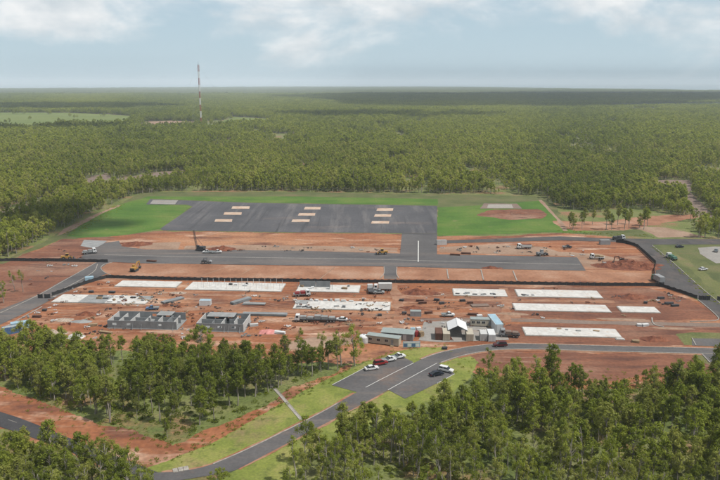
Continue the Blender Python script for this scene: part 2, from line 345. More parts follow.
# ---- earthworks
sheet('red_earth', [(-60, 292), (0, 264), (40, 248), (62, 238), (118, 235), (165, 231), (300, 233), (400, 233.5), (440, 236), (500, 236), (560, 233), (600, 235.5), (625, 238), (652, 258),
      (660, 275), (690, 296), (715, 312), (760, 330), (760, 380), (720, 380), (640, 388), (560, 390), (500, 380), (470, 372), (445, 364), (430, 352), (400, 352), (360, 364), (280, 362), (180, 352), (60, 350), (-60, 346)],
      M_EARTH, amp=1.6)
sheet('dull_earth', [(-60, 290), (0, 263.5), (45, 247.5), (62, 239), (85, 239), (104, 243), (92, 252), (100, 263), (98, 268), (60, 290), (20, 308), (-60, 345)], M_EARTH_DULL, amp=0.9)
sheet('dull_earth', [(455, 287), (520, 287), (650, 288), (690, 300), (718, 319), (640, 321), (600, 320), (520, 318), (470, 306)], M_EARTH_DULL, amp=1.2)  # right yard: cloud shade put into the earth colour
sheet('dull_earth', [(500, 325), (600, 322.5), (760, 327), (760, 346), (600, 345), (530, 343), (512, 340), (503, 332)], M_EARTH_DULL, amp=0.8)  # darker tone carries the shade over the right side
sheet('dull_earth', [(460, 357), (500, 351), (600, 353), (760, 356), (760, 378), (700, 382), (640, 376), (600, 382), (540, 370), (500, 374), (476, 366)], M_EARTH_DULL, amp=1.2)  # shaded earth below the road, shade painted by the darker colour
sheet('red_earth', [(-60, 360), (0, 386), (30, 397), (83, 419), (133, 432), (173, 446), (200, 433), (240, 418), (273, 401), (292, 386), (330, 376), (345, 366), (352, 364), (345, 374), (300, 397), (255, 424), (205, 447), (160, 464), (150, 470), (140, 480),
      (100, 466), (55, 449), (30, 440), (0, 430), (-60, 408)], M_EARTH, amp=1.1, step=1.0)
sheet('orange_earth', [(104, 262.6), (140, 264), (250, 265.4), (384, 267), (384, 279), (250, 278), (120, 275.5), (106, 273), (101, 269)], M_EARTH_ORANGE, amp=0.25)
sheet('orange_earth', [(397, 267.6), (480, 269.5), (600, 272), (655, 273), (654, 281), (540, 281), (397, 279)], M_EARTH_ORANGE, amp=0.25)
sheet('brown_earth', [(120, 236), (165, 232), (400, 234.4), (400, 253), (300, 251), (180, 250), (140, 248.5), (112, 244)], M_EARTH, amp=0.9)
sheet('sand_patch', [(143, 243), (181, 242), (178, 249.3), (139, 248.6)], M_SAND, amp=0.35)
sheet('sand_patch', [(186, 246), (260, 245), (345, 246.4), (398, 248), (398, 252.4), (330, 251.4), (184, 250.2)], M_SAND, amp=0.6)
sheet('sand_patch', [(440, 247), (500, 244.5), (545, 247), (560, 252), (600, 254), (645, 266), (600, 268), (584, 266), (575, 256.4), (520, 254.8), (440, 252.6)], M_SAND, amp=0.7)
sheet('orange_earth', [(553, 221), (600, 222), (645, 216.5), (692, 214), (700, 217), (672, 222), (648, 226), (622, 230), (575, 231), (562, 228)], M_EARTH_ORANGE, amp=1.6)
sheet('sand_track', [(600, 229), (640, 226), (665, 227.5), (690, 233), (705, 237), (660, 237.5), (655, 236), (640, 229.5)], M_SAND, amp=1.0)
sheet('gravel_clearing', [(654, 180), (688, 180), (694, 190), (672, 196), (656, 192)], M_GRAVELROAD, amp=3)
sheet('gravel_track', [(676, 188), (686, 189), (704, 205), (716, 217), (700, 219), (690, 208)], M_GRAVELROAD, amp=1.5)
sheet('gravel_clearing', [(74, 189), (83, 178.6), (108, 173), (112, 178), (97, 189)], M_GRAVELROAD, amp=4)
sheet('gravel_track', [(-10, 215), (40, 200), (70, 190), (70, 197), (40, 208), (-10, 224)], M_GRAVELROAD, amp=2)
sheet('gravel_track', [(100, 182), (150, 173), (185, 170), (185, 178), (150, 181), (104, 190)], M_GRAVELROAD, amp=3)

for hp, hw in (([(60, 312), (140, 309.5), (240, 308), (300, 313), (410, 317)], 4.5), ([(395, 340), (400, 318), (398, 300), (392, 283)], 4.0), ([(505, 322), (508, 300), (503, 288)], 4.0), ([(110, 291), (180, 294.4), (290, 296)], 3.5), ([(395, 297), (450, 300), (520, 300.5), (615, 302)], 3.2), ([(420, 313), (520, 316)], 3.4), ([(180, 334), (250, 336), (300, 330), (345, 324), (400, 322)], 4.0)):
    w = [P(u, v) for u, v in smooth(hp, 2)]; zz = level('haul_track'); L, Rr = [], []
    for i, c in enumerate(w):
        d = w[min(i + 1, len(w) - 1)] - w[max(i - 1, 0)]; d.normalize(); q = Vector((-d.y, d.x, 0)) * hw * 0.5; L.append(c + q); Rr.append(c - q)
    pts = roughen(L + Rr[::-1], 1.2, 0.5, hw + hp[0][0]); mb = MB(); mb.add([(p.x, p.y, zz) for p in pts], [tuple(range(len(pts)))]); o = kind(mb.build('haul_track', M_HAUL), 'structure')
# ---- lawns and verges
sheet('rough_grass', [(0, 262), (40, 244), (60, 232), (92, 217), (118, 205), (137, 195), (150, 192), (300, 192), (420, 194), (545, 196.5), (556, 206), (566, 226), (540, 233), (437, 236), (437, 206), (250, 203), (195, 205), (160, 229), (118, 236.5), (62, 239), (30, 252), (0, 265)], M_OLIVE, amp=1.5)
sheet('lawn', [(66, 236), (97, 214), (120, 204.5), (148, 196.5), (300, 196.5), (438, 199), (438, 205.4), (250, 202.4), (150, 198.6), (147, 204), (192, 205.4), (176, 218), (160, 229), (117, 236), (80, 237.5)], M_LAWN, amp=0.7)
sheet('lawn', [(438, 207.4), (475, 205.6), (540, 200.6), (553, 212), (566, 228), (600, 233), (540, 232.6), (437, 236)], M_LAWN, amp=0.5)
sheet('brown_earth', [(481, 213), (505, 209.5), (538, 209), (548, 214), (541, 218.5), (500, 219)], M_EARTH_DULL, amp=1.2)
sheet('rough_grass', [(570, 233.6), (600, 231), (640, 230), (654, 237.5), (620, 236)], M_OLIVE, amp=0.8)
sheet('track', [(538, 200), (542, 200), (564, 224), (568, 231), (563, 231), (556, 219)], M_SAND, amp=0.3)
sheet('track', [(56, 236), (62, 230), (97, 213.5), (118, 205), (122, 205.5), (100, 214.5), (66, 233.5)], M_SAND, amp=0.5)
sheet('rough_grass', [(650, 244.5), (760, 243), (760, 330), (722, 304), (702, 288.6), (672, 261)], M_OLIVE, amp=0.4)
sheet('grass_verge', [(663, 250), (676, 253), (700, 270), (740, 298), (740, 312), (716, 293), (690, 270), (674, 258)], M_GRASSROAD, amp=1.2)
sheet('rough_grass', [(655, 229), (668, 228), (690, 236), (706, 241), (680, 241)], M_GRASSROAD, amp=0.5)
sheet('grass_verge', [(676, 334), (692, 332.6), (760, 334), (760, 348), (696, 345.6), (684, 345)], M_GRASSROAD, amp=0.5)
sheet('grass_verge', [(690, 353.6), (760, 355.6), (760, 370), (712, 366), (696, 360)], M_GRASSROAD, amp=0.5)
verge_top = [(147, 467), (175, 458), (206, 446), (240, 428), (273, 408), (320, 382.5), (345, 371), (367, 362), (400, 350.5), (427, 347), (448, 347)]
road_up = smooth([(140, 474), (197, 471), (240, 453.5), (300, 424), (327, 410), (357, 392), (413, 363.2), (435, 354), (460, 348.6), (480, 345.6), (500, 344.2), (530, 344.2), (600, 346.2), (720, 349), (780, 350.4)], 2)
road_lo = smooth([(160, 484), (233, 472), (240, 468.5), (303, 435.5), (350, 411), (388, 390.5), (413, 376.6), (438, 363.6), (460, 356.4), (480, 352.2), (500, 349.8), (530, 349.2), (600, 351.6), (720, 354.4), (780, 356)], 2)
sheet('grass_verge', verge_top + [p for p in road_up[::-1] if p[0] < 450], M_VERGE, amp=0.6, step=1.0)
sheet('grass_verge', [p for p in road_lo if 232 < p[0] < 470] + [(478, 362), (470, 378), (455, 392), (430, 402), (400, 412), (340, 440), (300, 470), (270, 500), (200, 500), (215, 480)], M_VERGE, amp=0.7, step=1.0)

# ---- asphalt
sheet('apron', [(150, 199.2), (250, 203), (437, 206), (437, 233.6), (400, 233.2), (300, 232.4), (164, 230.6), (160, 229), (193, 206.6), (186, 204.6), (146, 204.6)], M_APRON)
sheet('taxiway', [(74, 261), (92, 250), (105, 243), (119, 241), (122, 246.5), (145, 249.4), (300, 250.8), (400, 253.6), (402, 233.4), (437, 233.8), (437, 254.4), (520, 256), (577, 257.4), (586, 271), (480, 269), (396, 266.8), (397, 279.4), (384, 279), (384, 266.6), (250, 265), (140, 263.4), (110, 262), (101, 268), (106, 274), (92, 281), (60, 295), (40, 306), (0, 325), (-40, 343), (-40, 328), (0, 310), (38, 295), (62, 281), (98, 262)], M_TAXI)
sheet('perimeter_road', [(445, 240.5), (500, 238.6), (560, 236.4), (600, 238.2), (650, 239), (770, 239.4), (770, 244.2), (652, 244.8), (672, 261.6), (702, 289), (722, 305), (780, 345), (770, 352), (719, 318), (698, 299), (657, 285), (655, 263), (636, 246), (618, 242), (560, 240.4), (445, 243.6)], M_PERIM)
sheet('gravel_track', [(420, 318), (500, 317.5), (600, 321), (720, 323.2), (780, 325), (780, 329), (720, 327), (640, 325.4), (600, 324.4), (520, 322), (500, 321.5), (420, 321)], M_GRAVELROAD, amp=0.4)
def shoulder(px, w):
    c = [P(u, v) for u, v in px]; L, Rr = [], []
    for i, q in enumerate(c):
        d = c[min(i + 1, len(c) - 1)] - c[max(i - 1, 0)]; d.normalize(); n = Vector((-d.y, d.x, 0)) * w / 2; L.append(q + n); Rr.append(q - n)
    zz = level('road_shoulder'); pts = roughen(L + Rr[::-1], 0.9, 0.35, px[0][0] * .1); b = MB(); b.add([(p.x, p.y, zz) for p in pts], [tuple(range(len(pts)))]); kind(b.build('road_shoulder', M_HAUL), 'structure')
shoulder([p for p in road_up if 160 < p[0] < 356], 1.5); shoulder([p for p in road_up if p[0] > 414], 2.2); shoulder([p for p in road_lo if 236 < p[0] < 386], 1.3); shoulder([p for p in road_lo if p[0] > 452], 2.4)
rt = random.Random(5)
for i in range(34):                                   # paired wheel tracks wandering over the yard
    u0, v0 = rt.uniform(60, 640), rt.uniform(287, 322); du = rt.uniform(40, 130) * rt.choice((-1, 1)); dv = rt.uniform(-7, 7)
    line = smooth([(u0, v0), (u0 + du * .35, v0 + dv * rt.uniform(-.4, 1)), (u0 + du * .7, v0 + dv * rt.uniform(0, 1.2)), (u0 + du, v0 + dv)], 3)
    line = [(u, min(max(v, 287), 324)) for u, v in line if 40 < u < 660]
    if len(line) < 4: continue
    zz = level('wheel_track'); b = MB(); c = [P(u, v) for u, v in line]
    for sd in (-.95, .95): strip_mb(b, [q + Vector((0.2 * sd, sd, 0)) for q in c], rt.uniform(.35, .6), zz - .001, zz)
    kind(b.build('wheel_track', rt.choice((M_HAUL, M_MOUND, M_EARTH_DULL, M_HAUL))), 'structure')
sheet('access_road', road_up + road_lo[::-1], M_ASPH)
sheet('car_park', [(332, 385.4), (346, 378.2), (363, 369.2), (384, 360), (403, 357.2), (412.6, 362), (413, 363.6), (385, 378.4), (357, 392.4)], M_ASPH)
sheet('car_park', [(388, 390), (413, 376.2), (437, 363.6), (447, 366.4), (454.5, 374), (437, 383.6), (420, 392), (405, 399)], M_ASPH)
sheet('new_road', smooth([(-60, 394), (0, 412), (25, 420), (67, 437.6), (110, 454), (146, 468), (170, 478)], 1) + smooth([(150, 492), (120, 478), (100, 465), (58, 447), (30, 437), (0, 427), (-60, 408)], 1), M_NEWASPH)
for q in [(692, 338.6), (692, 345.8), (760, 348), (760, 339.6)], [(702, 354.2), (708, 362), (760, 366), (760, 356)]:
    sheet('car_park', q, M_ASPH)
sheet('pad', [(698, 248), (714, 246.6), (745, 247), (750, 262), (716, 263.5), (700, 254)], M_PAD, amp=0.2)
sheet('pad', [(424, 322), (470, 321), (500, 321), (509, 340), (440, 342.5), (418, 340.5)], M_PAD, amp=0.25)
sheet('pad', [(84, 240), (107, 241), (100, 246.6), (92, 248), (80, 246)], M_SLABGREY, amp=0.3)
sheet('track', [(288, 342), (322, 336), (352, 338), (352, 344), (310, 350), (286, 350)], M_SAND, amp=0.5)
# pale pads in the apron and lawns
for u0, u1, v in [(232, 249.5, 207.6), (224, 241.5, 213.6), (215, 232, 220.6), (304.5, 320.5, 208.3), (298.5, 315, 214.4), (292, 309.5, 220.8), (377, 393, 209.6), (374.5, 391, 215.6), (371.5, 389, 222.4)]:
    sheet('apron_pad', [(u0 - 0.6, v + 1.25), (u0 + 0.6, v - 1.25), (u1 + 0.4, v - 1.2), (u1 - 0.2, v + 1.3)], M_CREAMPAD)
sheet('apron_pad', [(150, 203.8), (153, 200), (178, 200.4), (175, 204.4)], M_PAD)
sheet('pad', [(480, 208.6), (484, 203.4), (517, 203.6), (522, 208.6)], M_GRAVELROAD, amp=0.2)
sheet('apron_pad', [(487, 208), (488.4, 204.4), (511.5, 204.5), (513.5, 208.2)], M_KERB)
# painted lines and kerbs
painted([(104, 255), (180, 256.6), (360, 259.2), (490, 262.6), (580, 264.6)], 0.55, m=M_KERB)
painted([(418.4, 241), (418.2, 262)], 0.5)
for px in ([(332, 385.2), (346, 378), (363, 369), (384, 359.6), (403, 357)], [p for p in road_up if 356 < p[0] < 414], [(388, 390.3), (413, 376.4), (437, 363.4)], [(437, 383.8), (454.6, 374.2)]):
    painted(px, 0.19)
painted([(43, 432.6), (52, 436.4)], 0.12, m=M_KERB); painted([(8, 420), (17, 423)], 0.12, m=M_KERB)
kerb([p for p in road_up if p[0] >= 414]); kerb([p for p in road_lo if p[0] >= 440])
kerb([p for p in road_up if 205 < p[0] < 340], h=0.2)
kerb(smooth([(62, 290), (95, 272.5), (97.5, 264.5)])); kerb(smooth([(0, 313.5), (38, 296), (62, 282), (96, 263)]))
kerb(smooth([(0, 330), (20, 319), (42, 307)]))
kerb(smooth([(112, 262.6), (103, 264.6), (100, 269), (106, 273.8), (112, 275.4)]))
kerb(smooth([(384, 267), (384.6, 274), (380, 278.4)])); kerb(smooth([(397, 267.2), (396, 274), (399, 278.8)]))
for u, v0, v1, du in [(447, 269.5, 279, 1.5), (481, 270, 280, 2.5), (513, 271, 281, 4)]:
    kerb([(u, v0), (u + du, v1)], w=0.5, m=M_KERB)
kerb(smooth([(698, 300), (708, 308), (718, 317), (719, 320), (712, 321.4), (690, 321.8)])); kerb(smooth([(652, 245.4), (672, 261.6), (702, 289), (722, 305)]))
kerb([(692, 338.4), (696, 345.8)]); kerb([(702, 354.4), (710, 363)])
kerb(smooth([(652, 318), (652.4, 323), (656, 326), (664, 327)]), w=0.5)
for px in ([(186, 281), (230, 266.2)], [(232, 280), (255, 266.6)], [(320, 279), (335, 267)]):
    painted(px, 0.5, 'wheel_track', M_SAND)
# concrete drain running down the verge
mb = MB(); pts = [P(270, 384), P(281, 396), P(292, 409), P(301.5, 420)]
strip_mb(mb, pts, 0.95, -0.02, 0.06); dr = tag(mb.build('drain', M_KERB), 'narrow straight concrete drain crossing the grass verge left of the car park', 'drain')
for s in (-1, 1):
    k = MB(); strip_mb(k, [p + Vector((0.45 * s, 0.06 * s, 0)) for p in pts], 0.14, 0.05, 0.13); k.build('drain_wall', M_KERB, dr)
mb = MB(); [mb.box(-1.8 + i * 1.2, -0.7 + i * 1.2, -0.9, 0.9, 0, 0.22 + 0.05 * (i % 2)) for i in range(3)]
o = mb.build('culvert', M_KERB, loc=P(181, 470), rz=0.4); tag(o, 'pale concrete culvert headwall at the road junction', 'culvert')

# far clearings, fields, lagoon
sheet('field', [(-200, 112), (60, 112.6), (105, 114), (138, 116.5), (128, 126), (60, 126), (40, 130), (-200, 130)], M_FIELD, amp=10, step=15)
sheet('sand_clearing', [(134, 126), (150, 121.4), (172, 120.6), (198, 121.6), (196, 126), (170, 127), (140, 129)], M_SAND, amp=8, step=12)
sheet('field', [(204, 128), (232, 116.5), (285, 119.5), (260, 126)], M_FIELD, amp=8, step=12)
sheet('lagoon', [(622, 110.5), (632, 108), (662, 108.2), (658, 110.5)], M_WATER, amp=12, step=25)
sheet('field', [(570, 105.4), (640, 103.2), (760, 103), (760, 105.4), (660, 105.6)], M_FIELD, amp=20, step=40)
sheet('lagoon', [(128, 93.4), (150, 91.4), (188, 91.8), (184, 93.6)], M_WATER, amp=30, step=80)
sheet('lagoon', [(105, 99), (118, 96.8), (142, 97.2), (134, 99.4)], M_SAND, amp=20, step=60)

# ================================================================== TREES
def tree_mesh(seed, leaves, leaf, clumps, h=11.0, crown0=0.38, spread=2.1, merge=False, lean=0.35, lm=None, csize=1.0):
    """a gum: tapered leaning trunk, limbs to each clump, leaf sprays through every clump. returns (trunk mesh, crown mesh)"""
    rg = random.Random(seed); mb = MB()
    pts = [Vector((0, 0, -0.3))]; ax = Vector((rg.uniform(-lean, lean), rg.uniform(-lean, lean), 0))
    nseg = 6
    for i in range(1, nseg + 1):
        t = i / nseg; pts.append(Vector((ax.x * t * 2 + rg.uniform(-.18, .18), ax.y * t * 2 + rg.uniform(-.18, .18), h * 0.88 * t)))
    for i in range(nseg):
        r0 = 0.17 * (1 - i / nseg * 0.82) + 0.02; r1 = 0.17 * (1 - (i + 1) / nseg * 0.82) + 0.02
        mb.tube(pts[i], pts[i + 1], r0, r1, 6)
    def stem(t):
        x = min(max(t, 0), 0.999) * nseg; i = int(x); return pts[i].lerp(pts[i + 1], x - i)
    cl = []
    for k in range(clumps):
        t = crown0 + (1 - crown0) * ((k + rg.random()) / clumps) ** 0.9
        prof = math.sin(math.pi * min(1, (t - crown0) / (1.06 - crown0) * 0.86 + 0.14)) ** 0.8
        a = rg.uniform(0, 6.28); rr = spread * prof * math.sqrt(rg.uniform(0.08, 1.5))
        base = stem(t - 0.12); c = stem(t) + Vector((math.cos(a) * rr, math.sin(a) * rr, rg.uniform(-.3, .7)))
        mid = base.lerp(c, 0.55) + Vector((0, 0, 0.25)); mb.tube(base, mid, 0.055, 0.04, 4); mb.tube(mid, c, 0.04, 0.015, 4)
        cl.append((c, rg.uniform(0.45, 0.95) * (0.72 + 0.3 * prof) * csize, rg.random()))
    V, F, T = [], [], []
    per = leaves // clumps
    for c, r, tint in cl:
        for _ in range(per):
            d = Vector((rg.gauss(0, 1), rg.gauss(0, 1), rg.gauss(0, 1))); d.normalize()
            p = c + d * r * (rg.random() ** 0.45) * (1.0 if rg.random() < .8 else 1.35); p.z -= 0.28 * (r - abs(p.z - c.z)) * 0.5
            nrm = (d + Vector((rg.uniform(-1, 1), rg.uniform(-1, 1), rg.uniform(-0.3, 1.1)))).normalized()
            a = nrm.orthogonal().normalized(); b = nrm.cross(a); th = rg.uniform(0, 6.28)
            a, b = a * math.cos(th) + b * math.sin(th), b * math.cos(th) - a * math.sin(th)
            s = leaf * rg.uniform(0.6, 1.35); o = len(V)
            V += [p - a * s, p - b * s * 0.42, p + a * s, p + b * s * 0.42]; F.append((o, o + 1, o + 2, o + 3)); T += [min(1, max(0, tint * 0.75 + rg.uniform(0, .25)))] * 4
    def finish(me, cols=None):
        if cols is not None:
            at = me.attributes.new('tint', 'FLOAT', 'POINT'); at.data.foreach_set('value', cols)
        return me
    tm = mb.mesh('trunk'); tm.materials.append(M_BARK)
    if not merge:
        cm = bpy.data.meshes.new('crown'); cm.from_pydata(V, [], F); cm.materials.append(lm or M_LEAF); finish(cm, T)
        return tm, cm
    nv = len(mb.v); me = bpy.data.meshes.new('gum'); me.from_pydata(mb.v + [tuple(p) for p in V], [], mb.f + [tuple(i + nv for i in f) for f in F])
    me.materials.append(M_BARK); me.materials.append(lm or M_LEAF)
    me.polygons.foreach_set('material_index', [0] * len(mb.f) + [1] * len(F)); finish(me, [0.5] * nv + T)
    return me
NEAR = [tree_mesh(100 + i, rg_l, 0.165, cl, h, c0, sp, lm=M_LEAF2 if i in (1, 4, 8, 11) else None, csize=cs, lean=.6) for i, (rg_l, cl, h, c0, sp, cs) in enumerate([
    (1900, 17, 11.5, 0.40, 1.8, .95), (1400, 12, 12.8, 0.52, 1.6, .95), (2500, 24, 10.2, 0.26, 2.0, .9), (1000, 9, 12.0, 0.58, 1.4, 1.0), (1900, 18, 9.3, 0.30, 1.9, .9),
    (1700, 15, 13.4, 0.46, 1.9, 1.0), (900, 9, 8.2, 0.38, 1.2, .95), (2700, 26, 11.0, 0.26, 2.2, .95), (1500, 13, 11.0, 0.46, 1.7, .9), (2000, 19, 12.5, 0.42, 2.0, .95), (420, 7, 10.5, 0.5, 1.4, .8), (1300, 14, 7.0, 0.2, 1.4, .85)])]
BUSHY = tree_mesh(301, 6500, 0.19, 60, 9.5, 0.14, 3.4)
def tree(base, var, sc, label, group=None, rz=None):
    me = BUSHY if var == 'bushy' else NEAR[var % len(NEAR)]
    t = thing('gum_tree', label, 'tree', base, random.uniform(0, 6.28) if rz is None else rz, group); w = .95 if var != 'bushy' else 1; t.scale = (w * sc * random.uniform(.88, 1.15), w * sc * random.uniform(.88, 1.15), sc)
    place('trunk', me[0], t); c = place('crown', me[1], t); c['tone'] = 0.36 + 0.9 * noise.noise(Vector((base[0] / 22, base[1] / 22, 6.6))) + random.uniform(-.15, .15); return t

def scatter_points(polys, spacing, margin=0, excl=()):
    """jittered grid of ground points inside any of the pixel polygons"""
    W3 = [[P(u, v) for u, v in pl] for pl in polys]; xs = [p.x for w in W3 for p in w]; ys = [p.y for w in W3 for p in w]
    gx, gy = np.meshgrid(np.arange(min(xs), max(xs), spacing), np.arange(min(ys), max(ys), spacing))
    x = gx.ravel() + RNG.uniform(-.48, .48, gx.size) * spacing; y = gy.ravel() + RNG.uniform(-.48, .48, gx.size) * spacing
    ok = np.zeros(x.shape, bool)
    for w in W3: ok |= in_poly(x, y, [(p.x, p.y) for p in w])
    for pl in excl: ok &= ~in_poly(x, y, [(P(u, v).x, P(u, v).y) for u, v in pl])
    return x[ok], y[ok]

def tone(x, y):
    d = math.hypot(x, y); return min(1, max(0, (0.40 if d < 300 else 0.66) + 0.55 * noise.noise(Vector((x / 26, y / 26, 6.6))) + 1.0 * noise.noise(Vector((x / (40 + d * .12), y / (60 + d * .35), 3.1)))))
def instancer(name, pts, scl, variants, label):
    """one 'stuff' object: geometry nodes put a mesh variant on each point"""
    me = bpy.data.meshes.new(name); n = len(pts); me.vertices.add(n); me.vertices.foreach_set('co', np.asarray(pts, np.float32).ravel())
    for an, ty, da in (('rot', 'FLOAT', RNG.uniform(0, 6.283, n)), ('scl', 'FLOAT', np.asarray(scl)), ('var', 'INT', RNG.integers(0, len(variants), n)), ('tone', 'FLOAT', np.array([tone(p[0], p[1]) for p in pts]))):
        at = me.attributes.new(an, ty, 'POINT'); at.data.foreach_set('value', da.astype(np.int32 if ty == 'INT' else np.float32))
    o = kind(place(name, me), 'stuff', label)
    ng = bpy.data.node_groups.new(name + '_scatter', 'GeometryNodeTree')
    ng.interface.new_socket('Geometry', in_out='INPUT', socket_type='NodeSocketGeometry'); ng.interface.new_socket('Geometry', in_out='OUTPUT', socket_type='NodeSocketGeometry')
    N = ng.nodes.new; L = ng.links.new; gi = N('NodeGroupInput'); go = N('NodeGroupOutput'); jn = N('GeometryNodeJoinGeometry')
    def attr(a, ty):
        q = N('GeometryNodeInputNamedAttribute'); q.data_type = ty; q.inputs['Name'].default_value = a; return q.outputs['Attribute']
    rot, sc_, va = attr('rot', 'FLOAT'), attr('scl', 'FLOAT'), attr('var', 'INT')
    cx = N('ShaderNodeCombineXYZ'); L(rot, cx.inputs[2]); e2r = N('FunctionNodeEulerToRotation'); L(cx.outputs[0], e2r.inputs[0])
    for k, vm in enumerate(variants):
        src = bpy.data.objects.new(name + '_form', vm)
        oi = N('GeometryNodeObjectInfo'); oi.inputs['Object'].default_value = src
        cmp = N('FunctionNodeCompare'); cmp.data_type = 'INT'; cmp.operation = 'EQUAL'; L(va, cmp.inputs[2]); cmp.inputs[3].default_value = k
        ip = N('GeometryNodeInstanceOnPoints'); L(gi.outputs[0], ip.inputs['Points']); L(cmp.outputs[0], ip.inputs['Selection'])
        L(oi.outputs['Geometry'], ip.inputs['Instance']); L(e2r.outputs[0], ip.inputs['Rotation']); L(sc_, ip.inputs['Scale']); L(ip.outputs[0], jn.inputs[0])
    L(jn.outputs[0], go.inputs[0])
    o.modifiers.new('scatter', 'NODES').node_group = ng
    return o

# ---- near woods, the nearest 300 trees as individuals
W_LEFT = [(-30, 356), (60, 361), (120, 359), (200, 364), (280, 369), (350, 367), (340, 371), (315, 377), (288, 383), (264, 396), (246, 409), (228, 417), (200, 429), (173, 443), (133, 430), (83, 416), (30, 394), (-30, 374)]
W_RIGHT = [(283, 540), (300, 478), (312, 458), (345, 442), (400, 428), (430, 423), (458, 408), (480, 391), (520, 387), (580, 391), (640, 388), (690, 385), (770, 384), (800, 540)]
W_CORNER = [(-60, 441), (0, 448), (30, 456), (60, 465), (90, 474), (120, 483), (150, 494), (150, 560), (-90, 560)]
cand = []
for nm, pl, spc in (('left', W_LEFT, 2.85), ('right', W_RIGHT, 3.25), ('corner', W_CORNER, 2.9)):
    x, y = scatter_points([pl], spc)
    keep = RNG.random(len(x)) < {'left': 0.92, 'right': 0.9, 'corner': 0.95}[nm]
    for a, b in zip(x[keep], y[keep]):
        if noise.noise(Vector((a / 16, b / 16, 2.0))) < -0.36: continue
        if nm == 'left' and to_px(a, b)[1] > 398 and random.random() < 0.55: continue
        if nm == 'right' and b > 178 and random.random() < min(0.55, (b - 178) / 45): continue
        cand.append((math.hypot(a, b), a, b, nm))
cand.sort()
def tree_label(nm, a, b):
    u, v = to_px(a, b); wood = {'left': 'the wood above the red dirt strip', 'right': 'the wood right of the car park', 'corner': 'the bottom left corner grove'}[nm]
    if nm == 'left': where = 'left part' if u < 120 else 'middle' if u < 230 else 'right part'
    elif nm == 'corner': where = 'outer left part' if u < 40 else 'middle' if u < 90 else 'right end'
    else: where = ('upper ' if v < 425 else 'middle ' if v < 460 else 'lower ') + ('left part' if u < 440 else 'centre' if u < 580 else 'right part')
    return 'slender gum tree in the %s of %s' % (where, wood), 'gum trees in the %s of %s' % (where, wood)
def tsc(a, b): return (0.70 + 0.3 * (0.5 + noise.noise(Vector((a / 20, b / 20, 9))))) * random.choice((0.62, 0.8, 0.92, 1.0, 1.06, 1.14, 1.26))
LONE = [(355, 366, 2, 1.42, 'tall full gum tree standing beside the white tank behind the car park'), (203, 355, 'bushy', 1.12, 'broad round dense tree in front of the grey block building'),
        (341, 367, 0, 1.12, 'slim tree left of the tall gum by the white tank'), (298, 362, 3, 1.0, 'thin wispy tree in front of the long flatbed truck'), (322, 364, 1, 0.95, 'thin spindly tree below the right end of the flatbed truck'),
        (218, 493, 'bushy', 0.62, 'low round bush tree beside the road at the bottom edge'), (4, 303, 2, 0.95, 'dark tree at the left edge beside the sealed road'),
        (15, 291, 8, 0.9, 'left one of two lone thin trees on the dull earth at left'), (23, 292, 3, 0.92, 'right one of two lone thin trees on the dull earth at left'),
        (310, 462, 0, 1.2, 'tall lone gum casting its shadow on the verge beside the road'), (488, 384, 5, 0.95, 'leafy tree standing closest to the road below the white roofed shed'), (533, 397, 1, 1.05, 'tall tree sticking out above the wood on the red earth'), (715, 392, 2, 1.0, 'dark tree at the right edge below the access road')]
for u, v, var, sc, lab in LONE: tree(P(u, v), var, sc, lab)
NI = 286
for d, a, b, nm in cand[:NI]:
    tree((a, b, 0), random.randrange(len(NEAR)), tsc(a, b), *tree_label(nm, a, b))
rest = cand[NI:]
MIDV = [tree_mesh(500 + i, 1500, 0.25, cl * 2, h, c0, sp * .78, merge=True, lm=M_LEAF2 if i in (1, 4) else None) for i, (cl, h, c0, sp) in enumerate([(16, 11.5, .36, 2.1), (12, 12.5, .45, 1.8), (20, 10.5, .28, 2.4), (11, 11.5, .5, 1.6), (18, 9.5, .3, 2.2), (15, 13, .42, 2.1)])]
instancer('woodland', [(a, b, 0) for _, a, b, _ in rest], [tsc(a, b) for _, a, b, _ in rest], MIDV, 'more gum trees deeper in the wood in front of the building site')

# ---- undergrowth
def shrub_mesh(seed, n, leaf, r, h):
    rg = random.Random(seed); V, F, T = [], [], []
    for _ in range(n):
        a = rg.uniform(0, 6.28); q = r * math.sqrt(rg.random()); z = h * rg.random() * (1 - 0.6 * q / r)
        p = Vector((q * math.cos(a), q * math.sin(a), z)); nrm = Vector((rg.uniform(-1, 1), rg.uniform(-1, 1), rg.uniform(0, 1))).normalized()
        t = nrm.orthogonal().normalized(); b = nrm.cross(t); s = leaf * rg.uniform(.6, 1.3); o = len(V)
        V += [p - t * s, p - b * s * .5, p + t * s, p + b * s * .5]; F.append((o, o + 1, o + 2, o + 3)); T += [rg.random()] * 4
    me = bpy.data.meshes.new('shrub'); me.from_pydata(V, [], F); me.materials.append(M_LEAF); me.attributes.new('tint', 'FLOAT', 'POINT').data.foreach_set('value', T); return me
SHR = [shrub_mesh(700 + i, 90, 0.22, rr, hh) for i, (rr, hh) in enumerate([(0.8, 1.0), (1.2, 1.5), (0.6, 0.6), (1.0, 2.2)])]
x, y = scatter_points([W_LEFT, W_RIGHT, W_CORNER], 2.3)
k = np.array([noise.noise(Vector((a / 9, b / 9, 4.4))) > -0.12 for a, b in zip(x, y)], bool)
instancer('undergrowth', np.stack([x[k], y[k], 0 * x[k]], 1), RNG.uniform(.5, 1.3, k.sum()), SHR, 'shrubs and saplings on the woodland floor')
TUFT = [shrub_mesh(750 + i, 26, 0.13, 0.5, 0.35) for i in range(3)]
